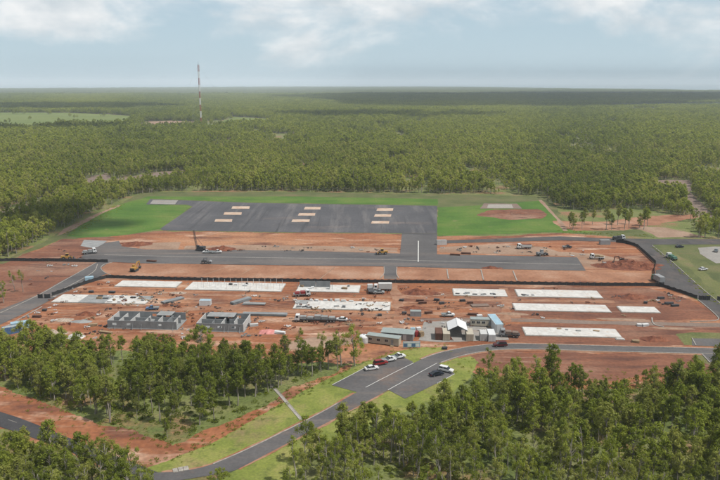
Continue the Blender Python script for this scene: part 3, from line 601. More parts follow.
EDGE = [(verge_top, 1.2), ([(0, 386), (83, 419), (173, 446), (240, 418), (330, 376)], 2.0), ([(460, 362), (520, 378), (600, 384), (700, 380)], 5.0),
        ([(0, 345), (120, 347), (280, 358), (350, 362)], 5.0), ([(66, 236), (120, 205)], 3), ([(560, 232), (650, 236)], 3), ([(652, 246), (702, 290), (720, 306)], 1.0)]
tp = []
for line, wd in EDGE:
    w = [P(u, v) for u, v in line]
    for a, b in zip(w[:-1], w[1:]):
        for _ in range(int((b - a).length * 1.3 * wd ** .5)):
            c = a.lerp(b, random.random()); tp.append((c.x + random.gauss(0, wd), c.y + random.gauss(0, wd), 0.1))
instancer('grass_tufts', tp, RNG.uniform(.5, 1.4, len(tp)), TUFT, 'rough grass and weeds along the edges of the earthworks')

# ---- the great forest behind
B_LINE = [(-120, 300), (0, 261), (20, 252), (60, 230), (90, 215.5), (116, 203), (135, 194.4), (170, 191), (300, 191.4), (420, 193.4), (545, 195.6), (556, 208), (600, 213), (612, 209), (650, 210), (676, 215), (690, 221), (697, 238), (730, 238), (840, 236)]
HOLES = [[(654, 180), (688, 180), (694, 190), (672, 198), (656, 196)], [(676, 188), (686, 189), (704, 205), (716, 217), (700, 225), (688, 212)], [(76, 190), (84, 179.5), (107, 174.5), (110, 179), (96, 190)],
         [(-10, 215), (40, 200), (70, 190), (72, 199), (40, 211), (-10, 228)], [(100, 182), (150, 173), (185, 170), (185, 181), (150, 185), (104, 192)],
         [(-200, 112), (60, 112.6), (105, 114), (138, 116.5), (128, 126), (60, 126), (40, 130), (-200, 130)], [(134, 126), (150, 121.4), (172, 120.6), (198, 121.6), (196, 127), (170, 128), (140, 130)],
         [(204, 128), (232, 116.5), (285, 119.5), (260, 126)], [(622, 111.5), (632, 108), (662, 108.2), (658, 111.5)], [(570, 107), (640, 103.2), (760, 103), (760, 107), (660, 107)]]
def canopy_noise(x, y, s, z): return np.array([noise.noise(Vector((a / s, b / s, z))) for a, b in zip(x, y)])
def gaps(x, y):
    g = np.array([noise.noise(Vector((a / 55, b / 120, 7.7))) + 0.6 * noise.noise(Vector((a / 170, b / 420, 1.7))) for a, b in zip(x, y)]); return (g > -0.40) | (RNG.random(len(x)) < 0.12)
def band(y0, y1, spacing, wide=0.60):
    xs = np.arange(-wide * y1, wide * y1, spacing); ys = np.arange(y0, y1, spacing); gx, gy = np.meshgrid(xs, ys)
    x = gx.ravel() + RNG.uniform(-.5, .5, gx.size) * spacing; y = gy.ravel() + RNG.uniform(-.5, .5, gx.size) * spacing
    k = np.abs(x) < wide * y + 20; x, y = x[k], y[k]; u, v = to_px(x, y)
    line = B_LINE + [(840, 60), (-120, 60)]
    ok = in_poly(u, v, line) & (v > 60)
    for h in HOLES: ok &= ~in_poly(u, v, h) | (RNG.random(len(x)) < 0.006)
    return x[ok], y[ok]
FARV = [tree_mesh(800 + i, 640, 0.38, int(cl * 1.5), h, c0, sp * .88, merge=True, csize=1.1, lm=M_LEAF2 if i in (1, 4) else None) for i, (cl, h, c0, sp) in enumerate([(12, 11.5, .34, 2.3), (10, 12.5, .42, 2.0), (14, 10.5, .28, 2.6), (9, 11.5, .45, 1.9), (13, 9.5, .3, 2.5), (11, 13, .38, 2.4)])]
def stand(seed, n, half, leaves, leaf, h0):
    # a small stand of n trees in one mesh, for trees a few pixels tall
    rg = random.Random(seed); V, F, MI, T = [], [], [], []
    for i in range(n):
        m = tree_mesh(seed * 31 + i, leaves, leaf, 8, h0 * rg.uniform(.6, 1.2), .32, 2.4, merge=True, csize=1.45); o = len(V); dx, dy = rg.uniform(-half, half), rg.uniform(-half, half)
        V += [(v.co.x + dx, v.co.y + dy, v.co.z) for v in m.vertices]; F += [tuple(k + o for k in p.vertices) for p in m.polygons]; MI += [p.material_index for p in m.polygons]; q = rg.uniform(-.3, .3)
        T += [min(1, max(0, a.value + q)) for a in m.attributes['tint'].data]; bpy.data.meshes.remove(m)
    me = bpy.data.meshes.new('stand'); me.from_pydata(V, [], F); me.materials.append(M_BARK); me.materials.append(M_LEAF); me.polygons.foreach_set('material_index', MI)
    me.attributes.new('tint', 'FLOAT', 'POINT').data.foreach_set('value', T); return me
FAR2 = [stand(900 + i, 5, 4.8, 170, 0.62, 10.2) for i in range(5)]
FAR3 = [stand(950 + i, 12, 11, 80, 1.0, 10.5) for i in range(5)]
x, y = band(330, 950, 3.45); n1 = canopy_noise(x, y, 45, 1.5); k = ((n1 > -0.34) | (RNG.random(len(x)) < 0.4)) & gaps(x, y)
x, y, n1 = x[k], y[k], n1[k]; s = (0.86 + 0.25 * n1) * RNG.choice([.55, .75, .9, 1, 1.1, 1.32], len(x))
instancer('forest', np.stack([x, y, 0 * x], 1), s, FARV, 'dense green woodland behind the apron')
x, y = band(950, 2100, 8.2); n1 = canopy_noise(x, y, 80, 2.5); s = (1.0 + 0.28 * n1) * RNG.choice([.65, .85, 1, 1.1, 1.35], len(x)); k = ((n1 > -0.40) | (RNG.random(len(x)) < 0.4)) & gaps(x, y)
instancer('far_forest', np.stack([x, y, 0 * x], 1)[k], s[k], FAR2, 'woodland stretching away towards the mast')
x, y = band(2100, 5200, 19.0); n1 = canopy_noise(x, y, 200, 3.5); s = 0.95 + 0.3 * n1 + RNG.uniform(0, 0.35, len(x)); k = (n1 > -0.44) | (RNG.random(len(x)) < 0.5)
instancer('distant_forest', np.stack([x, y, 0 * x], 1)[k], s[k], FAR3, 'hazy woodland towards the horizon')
# sparse trees on the right beyond the perimeter road
x, y = scatter_points([[(604, 231), (612, 224), (650, 224), (652, 229), (640, 232)], [(556, 226), (600, 224), (600, 229), (565, 230)], [(690, 240), (700, 232), (740, 232), (760, 242)]], 8.0)
instancer('roadside_trees', np.stack([x, y, 0 * x], 1), RNG.uniform(.8, 1.25, len(x)), MIDV, 'scattered trees beside the orange dirt strip at right')
# beyond 5 km the canopy is one rough surface
def far_canopy():
    rings = []; yv = 5000.0
    while yv < 12500: rings.append(yv); yv *= 1.0052
    nc = 520; ang = np.linspace(-0.62, 0.62, nc); V, F = [], []
    keep = {}
    ymax = lambda u: np.interp(u, [0, 130, 250, 340, 430, 520, 600, 660, 720], [8700, 9700, 11300, 12500, 12000, 9800, 8200, 7250, 6600])
    for i, yy in enumerate(rings):
        for j, a in enumerate(ang):
            xx = yy * a + random.uniform(-9, 9); y2 = yy + random.uniform(-.002, .002) * yy
            u, v = 360 + FPX * a / cP, 0
            u = max(0, min(720, u)); h = 7 + 6 * random.random() + 5 * noise.noise(Vector((xx / 300, y2 / 300, 8)))
            V.append((xx, y2, max(0.5, h) if y2 < 1.07 * ymax(u) else -1.0))
    for i in range(len(rings) - 1):
        for j in range(nc - 1):
            a = i * nc + j
            if V[a][2] > 0 or V[a][2] < -5: F.append((a, a + 1, a + nc + 1, a + nc))
    me = bpy.data.meshes.new('far_canopy'); me.from_pydata(V, [], F)
    m = mat('far_canopy', [(0.05, 0.066, 0.018), (0.08, 0.10, 0.027), (0.115, 0.13, 0.042)], 0.0022, rough=0.9, stretch=(0.35, 1, 1), fine=(0.02, 0.3), extra=[(0.0009, (0.13, 0.14, 0.06), 0.60, 0.70, (0.25, 1, 1))])
    me.materials.append(m); kind(place('far_woodland', me), 'stuff', 'flat woodland reaching to the coast')
far_canopy()

# ---- clouds overhead whose shadows drift over the forest
def cloud(cx, cy, rx, ry, z, seed, dens, label):
    rg = random.Random(seed); bm = bmesh.new()
    for _ in range(int(26)):
        a = rg.uniform(0, 6.28); q = math.sqrt(rg.random()); r = rg.uniform(0.16, 0.34) * min(rx, ry) * (1.25 - 0.6 * q)
        M = Matrix.Translation((math.cos(a) * q * rx * .85, math.sin(a) * q * ry * .85, r * 0.35)) @ Matrix.Diagonal((r * rg.uniform(1.2, 2.1), r * rg.uniform(1, 1.5), r * .6, 1))
        bmesh.ops.create_icosphere(bm, subdivisions=3, radius=1, matrix=M)
    for v in bm.verts:
        s = 0.16 * min(rx, ry); n = noise.noise(v.co / (s * 1.3) + Vector((seed, 0, 0))) + 0.5 * noise.noise(v.co / (s * .5)); v.co += v.co.normalized() * n * s * 0.7
        if v.co.z < -20: v.co.z = -20 + (v.co.z + 20) * .15
    me = bpy.data.meshes.new('cloud'); bm.to_mesh(me); bm.free()
    m = MATS.get('cloud_vapour')
    if m is None:
        m = mat('cloud_vapour', [(0.78, 0.79, 0.80), (0.86, 0.86, 0.86)], 0.004, rough=1.0, spec=0.0); nt = m.node_tree; m.node_tree.nodes['Principled BSDF'].inputs['Alpha'].default_value = 0.62
    me.materials.append(m)
    for p in me.polygons: p.use_smooth = True
    o = place('cloud', me, loc=(cx, cy, z)); tag(o, label, 'cloud')
def shade(u, v, rx, ry, seed, label, z=1000):
    g = P(u, v); t = z / SUN_DIR.z; cloud(g.x + SUN_DIR.x * t, g.y + SUN_DIR.y * t, rx, ry, z, seed, 1, label)
shade(585, 97.0, 1900, 1800, 3, 'broad flat based white cloud shading the far woodland at right')
shade(60, 107.5, 480, 330, 5, 'small white cloud shading the woodland beyond the far field')
shade(385, 116.5, 340, 190, 6, 'ragged little white cloud shading the middle of the forest')
shade(-8, 226, 100, 50, 9, 'little white cloud shading the forest left of the left lawn')  # added out of view only to darken this stretch of forest
shade(60, 130, 240, 90, 8, 'thin white cloud shading the woodland before the mast')

# ---- haze
hm = bpy.data.materials.new('haze_air'); hm.use_nodes = True; hn = hm.node_tree; hn.nodes.clear()
ho = hn.nodes.new('ShaderNodeOutputMaterial'); hv = hn.nodes.new('ShaderNodeVolumePrincipled'); hv.inputs['Color'].default_value = (0.80, 0.92, 1.0, 1)
hv.inputs['Density'].default_value = 0.000078; hv.inputs['Anisotropy'].default_value = 0.0; hn.links.new(hv.outputs[0], ho.inputs['Volume'])
mb = MB(); mb.box(-FAR - 500, FAR + 500, -600, FAR + 500, -4.5, 175); kind(mb.build('haze', hm), 'stuff', 'thin humid haze over the lowland')

# ================================================================== OBJECTS
SITE = R(-4.0)                                        # the slabs and the fence run at this angle
def fit_rect(px, z=0.0, ang=SITE):
    """pixel corners front-left, front-right, back-right, back-left -> origin (front-left), length, depth"""
    c, s = math.cos(-ang), math.sin(-ang); q = []
    for p in px:
        w = P(p[0], p[1], p[2] if len(p) > 2 else z); q.append((w.x * c - w.y * s, w.x * s + w.y * c))
    x0 = (q[0][0] + q[3][0]) / 2; x1 = (q[1][0] + q[2][0]) / 2; y0 = (q[0][1] + q[1][1]) / 2; y1 = (q[2][1] + q[3][1]) / 2
    c, s = math.cos(ang), math.sin(ang)
    return Vector((x0 * c - y0 * s, x0 * s + y0 * c, 0)), x1 - x0, y1 - y0

# ---- slabs: each is poured in bays
def slab(px, label, bays=6, rows=1, h=0.35, m=None, grey=(), zoff=0.0):
    o, L, D = fit_rect(px); t = thing('concrete_slab', label, 'slab', (o.x, o.y, zoff), SITE)
    f = MB(); f.box(-.25, L + .25, -.25, D + .25, -0.05, h * 0.55); f.build('footing', M_KERB, t)
    for r in range(rows):
        for i in range(bays):
            b = MB(); g = 0.015; e0 = random.uniform(-.12, .12) if i == 0 else 0
            b.box(L * i / bays + g + e0, L * (i + 1) / bays - g, D * r / rows + g, D * (r + 1) / rows - g, h * 0.55 - 0.1, h + random.uniform(-.02, .02))
            b.build('slab_bay', M_SLABGREY if (i, r) in grey else (m or M_SLAB), t)
    return t, L, D, h
def clutter(t, L, D, h, n, seed, cols, span=(0, 1), yr=(0.1, 0.5), hh=(0.3, 0.9)):
    """formwork, stacks and reinforcing still standing on a slab as parts"""
    rg = random.Random(seed)
    for i in range(n):
        x = L * rg.uniform(*span); y = D * rg.uniform(*yr); w = rg.uniform(.8, 2.2); b = MB(); z = rg.uniform(*hh)
        for k in range(3): b.box(-w / 2 + rg.uniform(-.1, .1), w / 2 + rg.uniform(-.1, .1), -.5, .5, z * k / 3, z * (k + 0.8) / 3)
        b.build('formwork', cols[i % len(cols)], t, (x, y, h), rg.uniform(-.3, .3))
A = slab([(54, 302), (146, 305), (152, 297), (62, 294.6)], 'large white concrete slab with grey middle and rubble, left near the road', 7, 2, grey={(2, 0), (2, 1), (3, 0), (3, 1), (6, 1)}); clutter(*A, 12, 1, [M_DGREY, M_WHITE, M_SLABGREY, M_TIMBER], (.35, .98), (.05, .95))
slab([(115, 286.6), (177, 288), (181, 282), (122, 281.4)], 'plain white slab by the black fence at left', 5)
Cs = slab([(184, 290.4), (283, 291.6), (284, 283.6), (193, 283)], 'long white slab with rows of upright steel columns', 8)
t, L, D, h = Cs
for r in range(2):
    for i in range(15):
        b = MB(); b.tube((0, 0, 0), (0, 0, random.uniform(2.4, 3.1)), 0.085, n=6); b.box(-.2, .2, -.2, .2, 0, .05); b.build('column', M_WHITE, t, (L * (0.12 + 0.86 * i / 14), D * (0.72 if r else 0.2), h))
clutter(t, L, D, h, 5, 2, [M_WHITE, M_DGREY], (.4, .6), (.5, .9))
Ds = slab([(296, 291.6), (359, 293), (360, 286), (300, 285)], 'white slab carrying a grey wall frame below the fence', 5); t, L, D, h = Ds
for x0, x1 in ((0.02, 0.28), (0.29, 0.52)):
    b = MB(); b.box(L * x0, L * x1, D * .62, D * .62 + .18, h, h + 2.6); b.build('wall_panel', M_PANEL, t)
for xx in (0.0, 0.52, 0.56, .3):
    b = MB(); b.tube((L * xx + .1, D * .3, h), (L * xx + .1, D * .3, h + 3), .09); b.build('column', M_POST, t)
clutter(t, L, D, h, 9, 3, [M_WHITE, M_DGREY, M_SLABGREY, M_TIMBER], (.02, .95), (.1, .8))
Es = slab([(289, 309.4), (389, 310.4), (391, 302.6), (301, 301)], 'long white slab between the flatbed truck and the grey wall frame', 8, 2, grey={(0, 1)}); clutter(*Es, 7, 4, [M_PANEL, M_DGREY, M_SLABGREY], (.02, .6), (.05, .35)); clutter(*Es, 9, 5, [M_WHITE, M_PANELW], (.15, .6), (.9, 1.0))
Fs = slab([(453, 296), (506.5, 296.6), (505, 290), (453.5, 289.4)], 'shorter white slab with dark formwork squares along its front, centre right', 4); clutter(*Fs, 9, 6, [M_DGREY, M_PANEL], (.05, .9), (.12, .3), (.2, .5))
Gs = slab([(517, 297), (601, 298.4), (598, 291.4), (516, 290)], 'upper white slab of the three on the right', 6); clutter(*Gs, 4, 7, [M_PANEL, M_DGREY], (.06, .2), (.1, .3), (.2, .5))
slab([(515, 311), (609.6, 312.4), (606, 305.6), (513, 304)], 'middle white slab of the three on the right', 6)
slab([(621, 312.8), (659, 313), (655, 307.6), (618, 307)], 'small white slab alone at far right', 3)
Js = slab([(526, 335.4), (621, 338.4), (616, 330), (522, 327.4)], 'lowest white slab at right beside the access road', 7, 2); clutter(*Js, 5, 9, [M_SLABGREY, M_TIMBER], (.05, .95), (.6, .95), (.1, .25))
o, L, D = fit_rect([(616, 340), (625, 340.4), (624, 338.8), (615, 338.5)]); tag(MB().box(0, 3, 0, 1.2, 0, .3).box(.2, 2.6, .1, 1, .3, .5).build('block_stack', M_SLAB, loc=o, rz=SITE), 'little pale block stack off the right end of the lowest slab', 'block stack')

# ---- unfinished grey buildings
def wall_run(t, p, q, h, openings, m, th=0.2, panel=5.5, name='wall_panel'):
    p, q = Vector(p), Vector(q); d = q - p; L = d.length; a = math.atan2(d.y, d.x); n = max(1, round(L / panel))
    for i in range(n):
        x0, x1 = L * i / n + .02, L * (i + 1) / n - .02; b = MB(); op = [w for w in openings if x0 < w[0] and w[1] < x1]
        cur = x0
        for w0, w1, z0, z1 in sorted(op):
            b.box(cur, w0, 0, th, 0, h)
            if z0 > 0: b.box(w0, w1, 0.003, th - .003, 0, z0)
            b.box(w0, w1, 0.003, th - .003, z1, h - .003); cur = w1
        b.box(cur, x1, 0, th, 0, h + random.uniform(-.05, .05)); b.build(name, m, t, p, a)
def shell(px, label, h, wins, parts_x, seed, rear_roof=None, right_open=False):
    o, L, D = fit_rect(px); t = thing('unfinished_building', label, 'building', o, SITE); rg = random.Random(seed)
    MB().box(-.3, L + .3, -.3, D + .3, -.05, .18).build('floor_slab', M_SLABGREY, t)
    wall_run(t, (0, 0, .18), (L, 0, .18), h, [(x * L, x * L + 1.6, 1.1, 1.9) for x in wins], M_PANEL)
    wall_run(t, (0, D, .18), (L, D, .18), h, [(x * L, x * L + 1.6, 1.0, 2.0) for x in (.2, .5, .7)], M_PANEL)
    wall_run(t, (0.2, .22, .18), (0.2, D, .18), h, [], M_PANELW)
    if not right_open: wall_run(t, (L, .22, .18), (L, D, .18), h, [], M_PANELW)
    for x in parts_x:
        wall_run(t, (L * x, .25 + D * rg.uniform(0, .2), .18), (L * x, D * rg.uniform(.7, .97), .18), h * rg.uniform(.8, 1), [], M_PANELW if rg.random() < .6 else M_PANEL, .15, name='partition')
    wall_run(t, (.3, D * .5, .18), (L * .55, D * .5, .18), h * .85, [], M_PANEL, .15, name='partition'); wall_run(t, (L * .6, D * .6, .18), (L * .98, D * .6, .18), h * .8, [], M_PANEL, .15, name='partition')
    if rear_roof:
        b = MB(); b.box(L * rear_roof[0], L * rear_roof[1], D * .62, D + .5, h + .2, h + .38); b.build('roof_slab', M_SLABGREY, t)
    for i in range(4):
        b = MB(); x = L * rg.random(); b.tube((x, -.3, 0.0), (x + .3, -1.6, 0.02), .05); b.tube((x, -.05, 2.0), (x + .2, -1.5, .05), .05); b.build('brace', M_POST, t)
    return t, L, D
shell([(109, 327.6), (178, 330.6), (184, 312.5, 2.9), (118, 311.5, 2.9)], 'longer roofless grey panel building with white partitions, left of the round tree', 2.8, (.07, .2, .28, .55, .72), (.16, .33, .52, .72, .86, .94), 21, (.62, .84), True)
shell([(199, 331), (243, 332.4), (250, 315, 2.9), (204, 312, 2.9)], 'square roofless grey block building behind the round dense tree', 2.8, (.2, .45, .75), (.3, .52, .78), 22, (.1, .7))
# precast panel stacks
def panel_stack(u, v, L, wd, n, rz, label, m=None, tilt=0.0, gap=.16):
    t = thing('panel_stack', label, 'panel stack', P(u, v), rz)
    for s in (-.35, .35): MB().box(L * s - .15, L * s + .15, -wd / 2, wd / 2, 0, .16).build('bearer', M_TIMBER, t)
    for i in range(n):
        b = MB(); dx = random.uniform(-.15, .15); b.box(-L / 2 + dx, L / 2 + dx, -wd / 2, wd / 2, .16 + i * gap, .16 + i * gap + gap * .8); o = b.build('panel', m or M_PANEL, t, (0, 0, 0), random.uniform(-.03, .03))
    return t
panel_stack(265, 315.4, 17, 2.4, 5, SITE, 'long dark grey stack of precast panels right of the block building', M_PANEL)
panel_stack(241, 302, 9.5, 2.2, 6, R(50), 'slanting stack of grey wall frames pointing at the column slab', M_PANEL)
panel_stack(254, 304.5, 9, 2.2, 3, SITE, 'flat pale grey panel pile beside the slanting frames', M_SLABGREY)
panel_stack(173, 301, 9.5, 2.4, 4, R(48), 'diagonal grey panel pile between the long slabs at left', M_PANEL)
panel_stack(480, 306, 7, 3, 2, SITE + .2, 'flat grey sheets lying below the centre right slab', M_GRAVELROAD)
panel_stack(372, 288.6, 4, 1.6, 3, .3, 'small dark pile beside the parked trucks at the fence', M_DGREY)

# ---- black shade cloth fences
def fence(px, label, post_every=3.0, h=1.7, m=None):
    w = [P(u, v) for u, v in px]; t = thing('site_fence', label, 'fence', w[0]); o = w[0]
    cum = [0]
    for a, b in zip(w[:-1], w[1:]): cum.append(cum[-1] + (b - a).length)
    def at(s):
        for i in range(len(w) - 1):
            if s <= cum[i + 1] or i == len(w) - 2: return w[i].lerp(w[i + 1], (s - cum[i]) / (cum[i + 1] - cum[i]))
    n = max(1, round(cum[-1] / post_every)); P_ = [at(cum[-1] * i / n) - o for i in range(n + 1)]
    pm = MB().tube((0, 0, -.2), (0, 0, h + .25), .05, n=5).tube((0, .04, h * .8), (0, 1.3, 0), .04, n=4).mesh('post'); pm.materials.append(M_POST)
    cache = {}
    for i, p in enumerate(P_):
        d = P_[min(i + 1, n)] - P_[max(i - 1, 0)]; place('fence_post', pm, t, p, math.atan2(d.y, d.x))
    for a, b in zip(P_[:-1], P_[1:]):
        d = b - a; L = d.length; key = (round(L, 1), random.randrange(4))
        if key not in cache:
            mb = MB(); k = 5; sag = random.uniform(.08, .32); top = [(L * i / k, h - sag * math.sin(math.pi * i / k)) for i in range(k + 1)]
            mb.sideprism([(.02, .08), (L - .02, .08)] + [(min(max(x, .02), L - .02), z) for x, z in top[::-1]], -.07, -.03); me = mb.mesh('shade_panel'); me.materials.append(m or M_BLACK); cache[key] = me
        place('shade_panel', cache[key], t, a, math.atan2(d.y, d.x))
    return t
main_line = [(52, 296), (64, 292), (80, 286), (98, 280.4), (108, 278), (120, 278.6), (180, 280.4), (300, 282), (360, 282.8), (450, 283.6), (540, 285), (600, 286), (640, 286), (660, 286.6), (680, 293), (697, 299)]
fence(main_line, 'long black shade cloth fence running across the whole site below the taxiway')
fence([(-20, 262.4), (8, 261), (50, 261.4), (108, 262.6)], 'short black shade cloth fence beside the dull earth at far left')
fence([(616, 242.6), (626, 243.6), (637, 247), (648, 257), (656, 264.6), (654, 272), (656, 283)], 'black shade cloth fence bending round the red soil heaps at upper right', h=1.9)
fence([(38, 298.4), (43, 298.4)], 'left black fabric barrier panel at the gate on the left road', 1.7, 2.0); fence([(44.5, 298.4), (50.5, 298.2)], 'right black fabric barrier panel at the gate on the left road', 1.7, 2.0)
fence([(698.5, 300), (710, 300.4)], 'short black barrier standing across the right road below the fence end', 1.6, 2.0); fence([(717, 300.6), (726, 300.8)], 'black barrier cut by the right edge of the picture', 1.6, 2.0)

# ---- vehicles
CACHE = {}
def part(t, key, name, mats, fn, loc=(0, 0, 0), rz=0, bevel=0):
    if key not in CACHE:
        b = MB(); fn(b); o = b.build(name, mats, t, loc, rz, bevel); CACHE[key] = o.data; return o
    me = CACHE[key]
    mk = (key, (mats if not isinstance(mats, (list, tuple)) else mats[0]).name)
    if me.materials[0] != (mats if not isinstance(mats, (list, tuple)) else mats[0]):
        if mk not in CACHE:
            c = me.copy(); c.materials.clear()
            for m in (mats if isinstance(mats, (list, tuple)) else [mats]): c.materials.append(m)
            CACHE[mk] = c
        me = CACHE[mk]
    return place(name, me, t, loc, rz)
def wheel(t, x, y, r, w=0.22):
    k = part(t, ('tyre', r, w), 'wheel', M_TYRE, lambda b: b.tube((0, -w / 2, 0), (0, w / 2, 0), r, n=14), (x, y, r))
    part(k, ('rim', r, w), 'rim', M_RIM, lambda b: b.tube((0, -w / 2 - .012, 0), (0, w / 2 + .012, 0), r * .58, n=10))
def car(u, v, deg, paint, label, style='sedan', cat='car', name='parked_car'):
    t = thing(name, label, cat, P(u, v, TOP), R(deg)); z0 = .32
    if style == 'sedan':
        L, Wd = 4.5, 1.76; body = [(-2.25, .35), (2.2, .35), (2.25, .62), (2.15, .78), (1.05, .93), (-1.55, .98), (-2.2, .93), (-2.28, .6)]; glass = [(-1.75, .95), (1.1, .9), (.35, 1.38), (-1.0, 1.40)]; roof = [(-1.02, 1.385), (.37, 1.365), (.2, 1.44), (-.9, 1.46)]; wr = .31; wx = (1.38, -1.32)
    elif style == 'wagon':
        L, Wd = 4.7, 1.85; body = [(-2.3, .42), (2.25, .42), (2.32, .7), (2.2, .95), (1.1, 1.06), (-2.25, 1.1), (-2.36, .7)]; glass = [(-2.22, 1.08), (1.15, 1.03), (.5, 1.66), (-2.0, 1.70)]; roof = [(-2.05, 1.68), (.52, 1.64), (.35, 1.75), (-1.95, 1.78)]; wr = .36; wx = (1.45, -1.4)
    else:
        L, Wd = 5.1, 1.82; body = [(-2.5, .5), (2.45, .45), (2.55, .75), (2.4, 1.0), (1.35, 1.1), (-.35, 1.1), (-.4, .8), (-2.5, .8)]; glass = [(-.3, 1.08), (1.4, 1.06), (.85, 1.66), (-.12, 1.70)]; roof = [(-.15, 1.68), (.88, 1.64), (.75, 1.75), (-.1, 1.77)]; wr = .37; wx = (1.6, -1.5)
    h = Wd / 2
    part(t, (style, 'body'), 'body', paint, lambda b: b.sideprism(body, -h, h, inset=lambda z: .05 if z > .85 else 0), bevel=.06)
    part(t, (style, 'glass'), 'windows', M_GLASS, lambda b: b.sideprism(glass, -h + .08, h - .08, inset=lambda z: (z - .95) * .28 if z > .95 else 0))
    part(t, (style, 'roof'), 'roof', paint, lambda b: b.sideprism(roof, -h + .2, h - .2), bevel=.03)
    for s in (-1, 1):
        part(t, (style, 'pillar', s), 'pillar', paint, lambda b: b.tube((glass[0][0] * .5 + glass[1][0] * .42, s * (h - .09), .98), (glass[3][0] * .5 + glass[2][0] * .4, s * (h - .26), roof[0][1]), .045, n=5))
    for x in wx:
        for s in (-1, 1): wheel(t, x, s * (h - .1), wr)
    for s in (-1, 1):
        part(t, (style, 'hl'), 'headlight', M_LAMP, lambda b: b.box(-.06, .05, -.18, .18, -.07, .07), (body[3][0] + .03, s * (h - .28), body[2][1] + .05))
        part(t, (style, 'tl'), 'tail_light', M_TAIL, lambda b: b.box(-.05, .05, -.12, .12, -.1, .1), (body[-1][0] - .0 if style != 'ute' else -2.5, s * (h - .2), .68))
    if style == 'ute':
        part(t, 'tray', 'tray', M_SILVER, lambda b: (b.box(-2.6, -.45, -.93, .93, .82, .92), b.box(-2.6, -2.55, -.93, .93, .92, 1.15), b.box(-2.54, -.5, -.93, -.88, .92, 1.15), b.box(-2.54, -.5, .88, .93, .92, 1.15), b.box(-.5, -.45, -.9, .9, .92, 1.5)))
    return t
def truck(u, v, deg, label, body='tipper', cab=None, bodym=None, load=None, name='truck', z=0):
    t = thing(name, label, 'truck', P(u, v, TOP), R(deg)); L = {'tipper': 7.5, 'flat': 7.0, 'box': 8.0, 'semi': 15.5, 'tanker': 8}[body]; cab = cab or M_WHITE; bodym = bodym or M_GREYP
    x1 = L / 2; hasn = body == 'semi'
    prof = [(x1 - 1.9, .7), (x1, .7), (x1, 1.5), (x1 - .12, 1.65), (x1 - .45, 2.7), (x1 - 1.9, 2.75)]
    part(t, (body, 'cab'), 'cab', cab, lambda b: b.sideprism(prof, -1.15, 1.15), bevel=.07)
    part(t, (body, 'ws'), 'windscreen', M_GLASS, lambda b: b.add([(x1 - .13, -1, 1.72), (x1 - .13, 1, 1.72), (x1 - .38, 1, 2.55), (x1 - .38, -1, 2.55), (x1 - .03, -1, 1.72), (x1 - .03, 1, 1.72), (x1 - .33, 1, 2.55), (x1 - .33, -1, 2.55)], [(0, 1, 2, 3), (4, 7, 6, 5), (0, 4, 5, 1), (3, 2, 6, 7), (0, 3, 7, 4), (1, 5, 6, 2)]))
    for s in (-1, 1): part(t, (body, 'sw', s), 'side_window', M_GLASS, lambda b: b.box(x1 - 1.5, x1 - .6, s * 1.14, s * 1.17, 1.7, 2.4))
    part(t, (body, 'ch'), 'chassis', M_DGREY, lambda b: b.box(-L / 2, x1 - 1.9, -.5, .5, .65, .95))
    for s in (-1, 1): part(t, (body, 'hl'), 'headlight', M_LAMP, lambda b: b.box(-.02, .05, -.2, .2, -.12, .12), (x1, s * .8, 1.0))
    part(t, (body, 'bb'), 'bumper', M_DGREY, lambda b: b.box(x1 - .1, x1 + .15, -1.15, 1.15, .45, .7))
    b0, b1 = -L / 2, x1 - 2.2
    if body == 'tipper':
        part(t, 'tip', 'tipper_body', bodym, lambda b: b.sideprism([(b0, 1.0), (b1, 1.0), (b1 + .1, 2.4), (b0 - .3, 2.2)], -1.2, 1.2), bevel=.04)
        part(t, 'tipload', 'load', load or M_MOUND, lambda b: b.prism([(b0 + .1, -1.05), (b1 - .2, -1.05), (b1 - .3, 1.05), (b0 + .1, 1.05)], 2.25, 2.5))
    elif body == 'box':
        part(t, 'boxb', 'cargo_box', bodym, lambda b: b.box(b0, b1, -1.22, 1.22, 1.0, 3.3), bevel=.04)
    elif body == 'tanker':
        part(t, 'tank', 'tank', bodym, lambda b: b.tube((b0, 0, 1.95), (b1, 0, 1.95), 1.05, n=14))
    else:
        part(t, (body, 'deck'), 'deck', bodym, lambda b: b.box(b0, b1 - (.3 if hasn else 0), -1.22, 1.22, 1.0, 1.18))
        if load: part(t, (body, 'load', load.name), 'load', load, lambda b: [b.box(b0 + .5 + i * (b1 - b0) / (5 if hasn else 2), b0 + .5 + (i + .85) * (b1 - b0) / (5 if hasn else 2), -1 + .1 * (i % 2), 1, 1.18, 1.9 + .25 * (i % 3)) for i in range(5 if hasn else 2)])
    ws = [x1 - .75] + ([b0 + .9, b0 + 2.1] if not hasn else [x1 - 3.6, x1 - 4.8, b0 + .8, b0 + 2.0, b0 + 3.2])
    for x in ws:
        for s in (-1, 1): wheel(t, x, s * 1.0, .5, .34)
    return t
